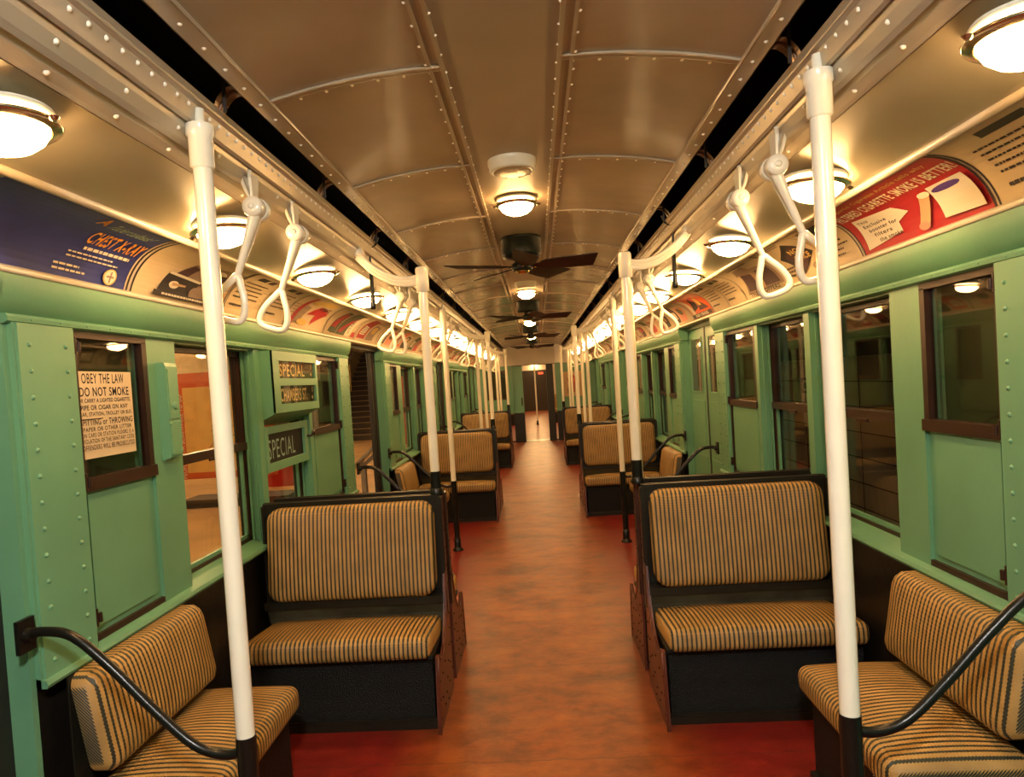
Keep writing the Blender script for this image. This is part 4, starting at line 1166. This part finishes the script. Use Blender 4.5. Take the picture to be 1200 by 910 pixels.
g = MB(); g.prism([(-.2, 0), (3.0, 0), (3.0, 3.1), (-.2, 1.35)], 'x', -1.70, -1.55); tag(g.build('sloping_panel', 'red', None, (-5.35, 21.3, -.02)), 'red sloping panel beside the station staircase', 'panel')
g = MB(); g.box(.45, .69, 1.9, 1.93, 1.20, 1.42); g.build('warning_plate', 'pyel', st)['label'] = 'small yellow plate'
# red vertical banner panel beyond second doorway
g = MB(); g.box(-.22, .22, -.03, .03, 0, 1.9); g.disc = None
o = tag(g.build('banner', 'red', None, (-3.6, 19.0, -.02)), 'tall red display panel beyond the second left doorway', 'display panel')

# ------------------------------------------------------------------ station, right side (dark track wall)
tw = MB(); tw.box(3.3, 3.4, Y0, 24, -1.0, 1.58, 0)
for zz in [.02 + .26 * i for i in range(6)]: tw.box(3.295, 3.301, Y0, 24, zz, zz + .010, 1)
yv = 0.1
while yv < 24: tw.box(3.296, 3.301, yv, yv + .008, -1.0, 1.58, 1); yv += 1.4
w_ = struct(tw.build('wall_track', ['tile', 'joint']), 'dim cream tiled track wall outside the right windows')
tw = MB(); tw.box(3.35, 3.45, Y0, 24, 1.58, 4.0); 
for yv in (4, 8, 12, 16): tw.box(3.1, 3.35, yv, yv + .2, 1.58, 4.0)
tw.build('upper_wall', 'dark', w_)
tw = MB(); tw.box(1.7, 3.4, Y0, 24, -1.1, -1.0); struct(tw.build('floor', 'dark'), 'dark track bed outside the right windows')
f = Flat(lambda u, v, d: (3.292 - d, 8.60 - u, 1.175 + v), .001)
f.rect(0, 1.18, 0, .19, 'ink'); f.text('COURT ST', .04, .03, 1.10, .13, 'tile', .01)
tag(f.build('station_sign'), 'dark tile name tablet beginning CO outside the right window', 'sign')

# ------------------------------------------------------------------ world, camera
w = bpy.data.worlds.new('world'); SC.world = w; w.use_nodes = True
w.node_tree.nodes['Background'].inputs[0].default_value = (.9, .7, .45, 1)
w.node_tree.nodes['Background'].inputs[1].default_value = .02

cam = bpy.data.cameras.new('camera'); co = bpy.data.objects.new('camera', cam); COL.objects.link(co); SC.camera = co
F = 800.
cam.sensor_fit = 'HORIZONTAL'; cam.sensor_width = 36; cam.lens = 36 * F / 1200
cam.shift_x = (600 - 586) / 1200; cam.shift_y = -(455 - 470) / 1200
cam.clip_start = .05; cam.clip_end = 100
ya, pt, rl = math.radians(3.1498), math.radians(1.6278), math.radians(3.66)
fw = Vector((-math.sin(ya) * math.cos(pt), math.cos(ya) * math.cos(pt), -math.sin(pt)))
rt = fw.cross(Vector((0, 0, 1))).normalized(); upv = rt.cross(fw)
# the photo is turned anticlockwise by rl, so the camera's own right axis tips the other way
r2 = rt * math.cos(rl) - upv * math.sin(rl); u2 = rt * math.sin(rl) + upv * math.cos(rl)
co.matrix_world = Matrix(((r2.x, u2.x, -fw.x, .045), (r2.y, u2.y, -fw.y, 0), (r2.z, u2.z, -fw.z, 1.55), (0, 0, 0, 1)))

vs = SC.view_settings
vs.view_transform = 'Standard'; vs.look = 'None'; vs.exposure = 1.02; vs.gamma = 1; vs.use_curve_mapping = False
SC.cycles.max_bounces = 8; SC.cycles.transparent_max_bounces = 16
SC.cycles.sample_clamp_indirect = 6
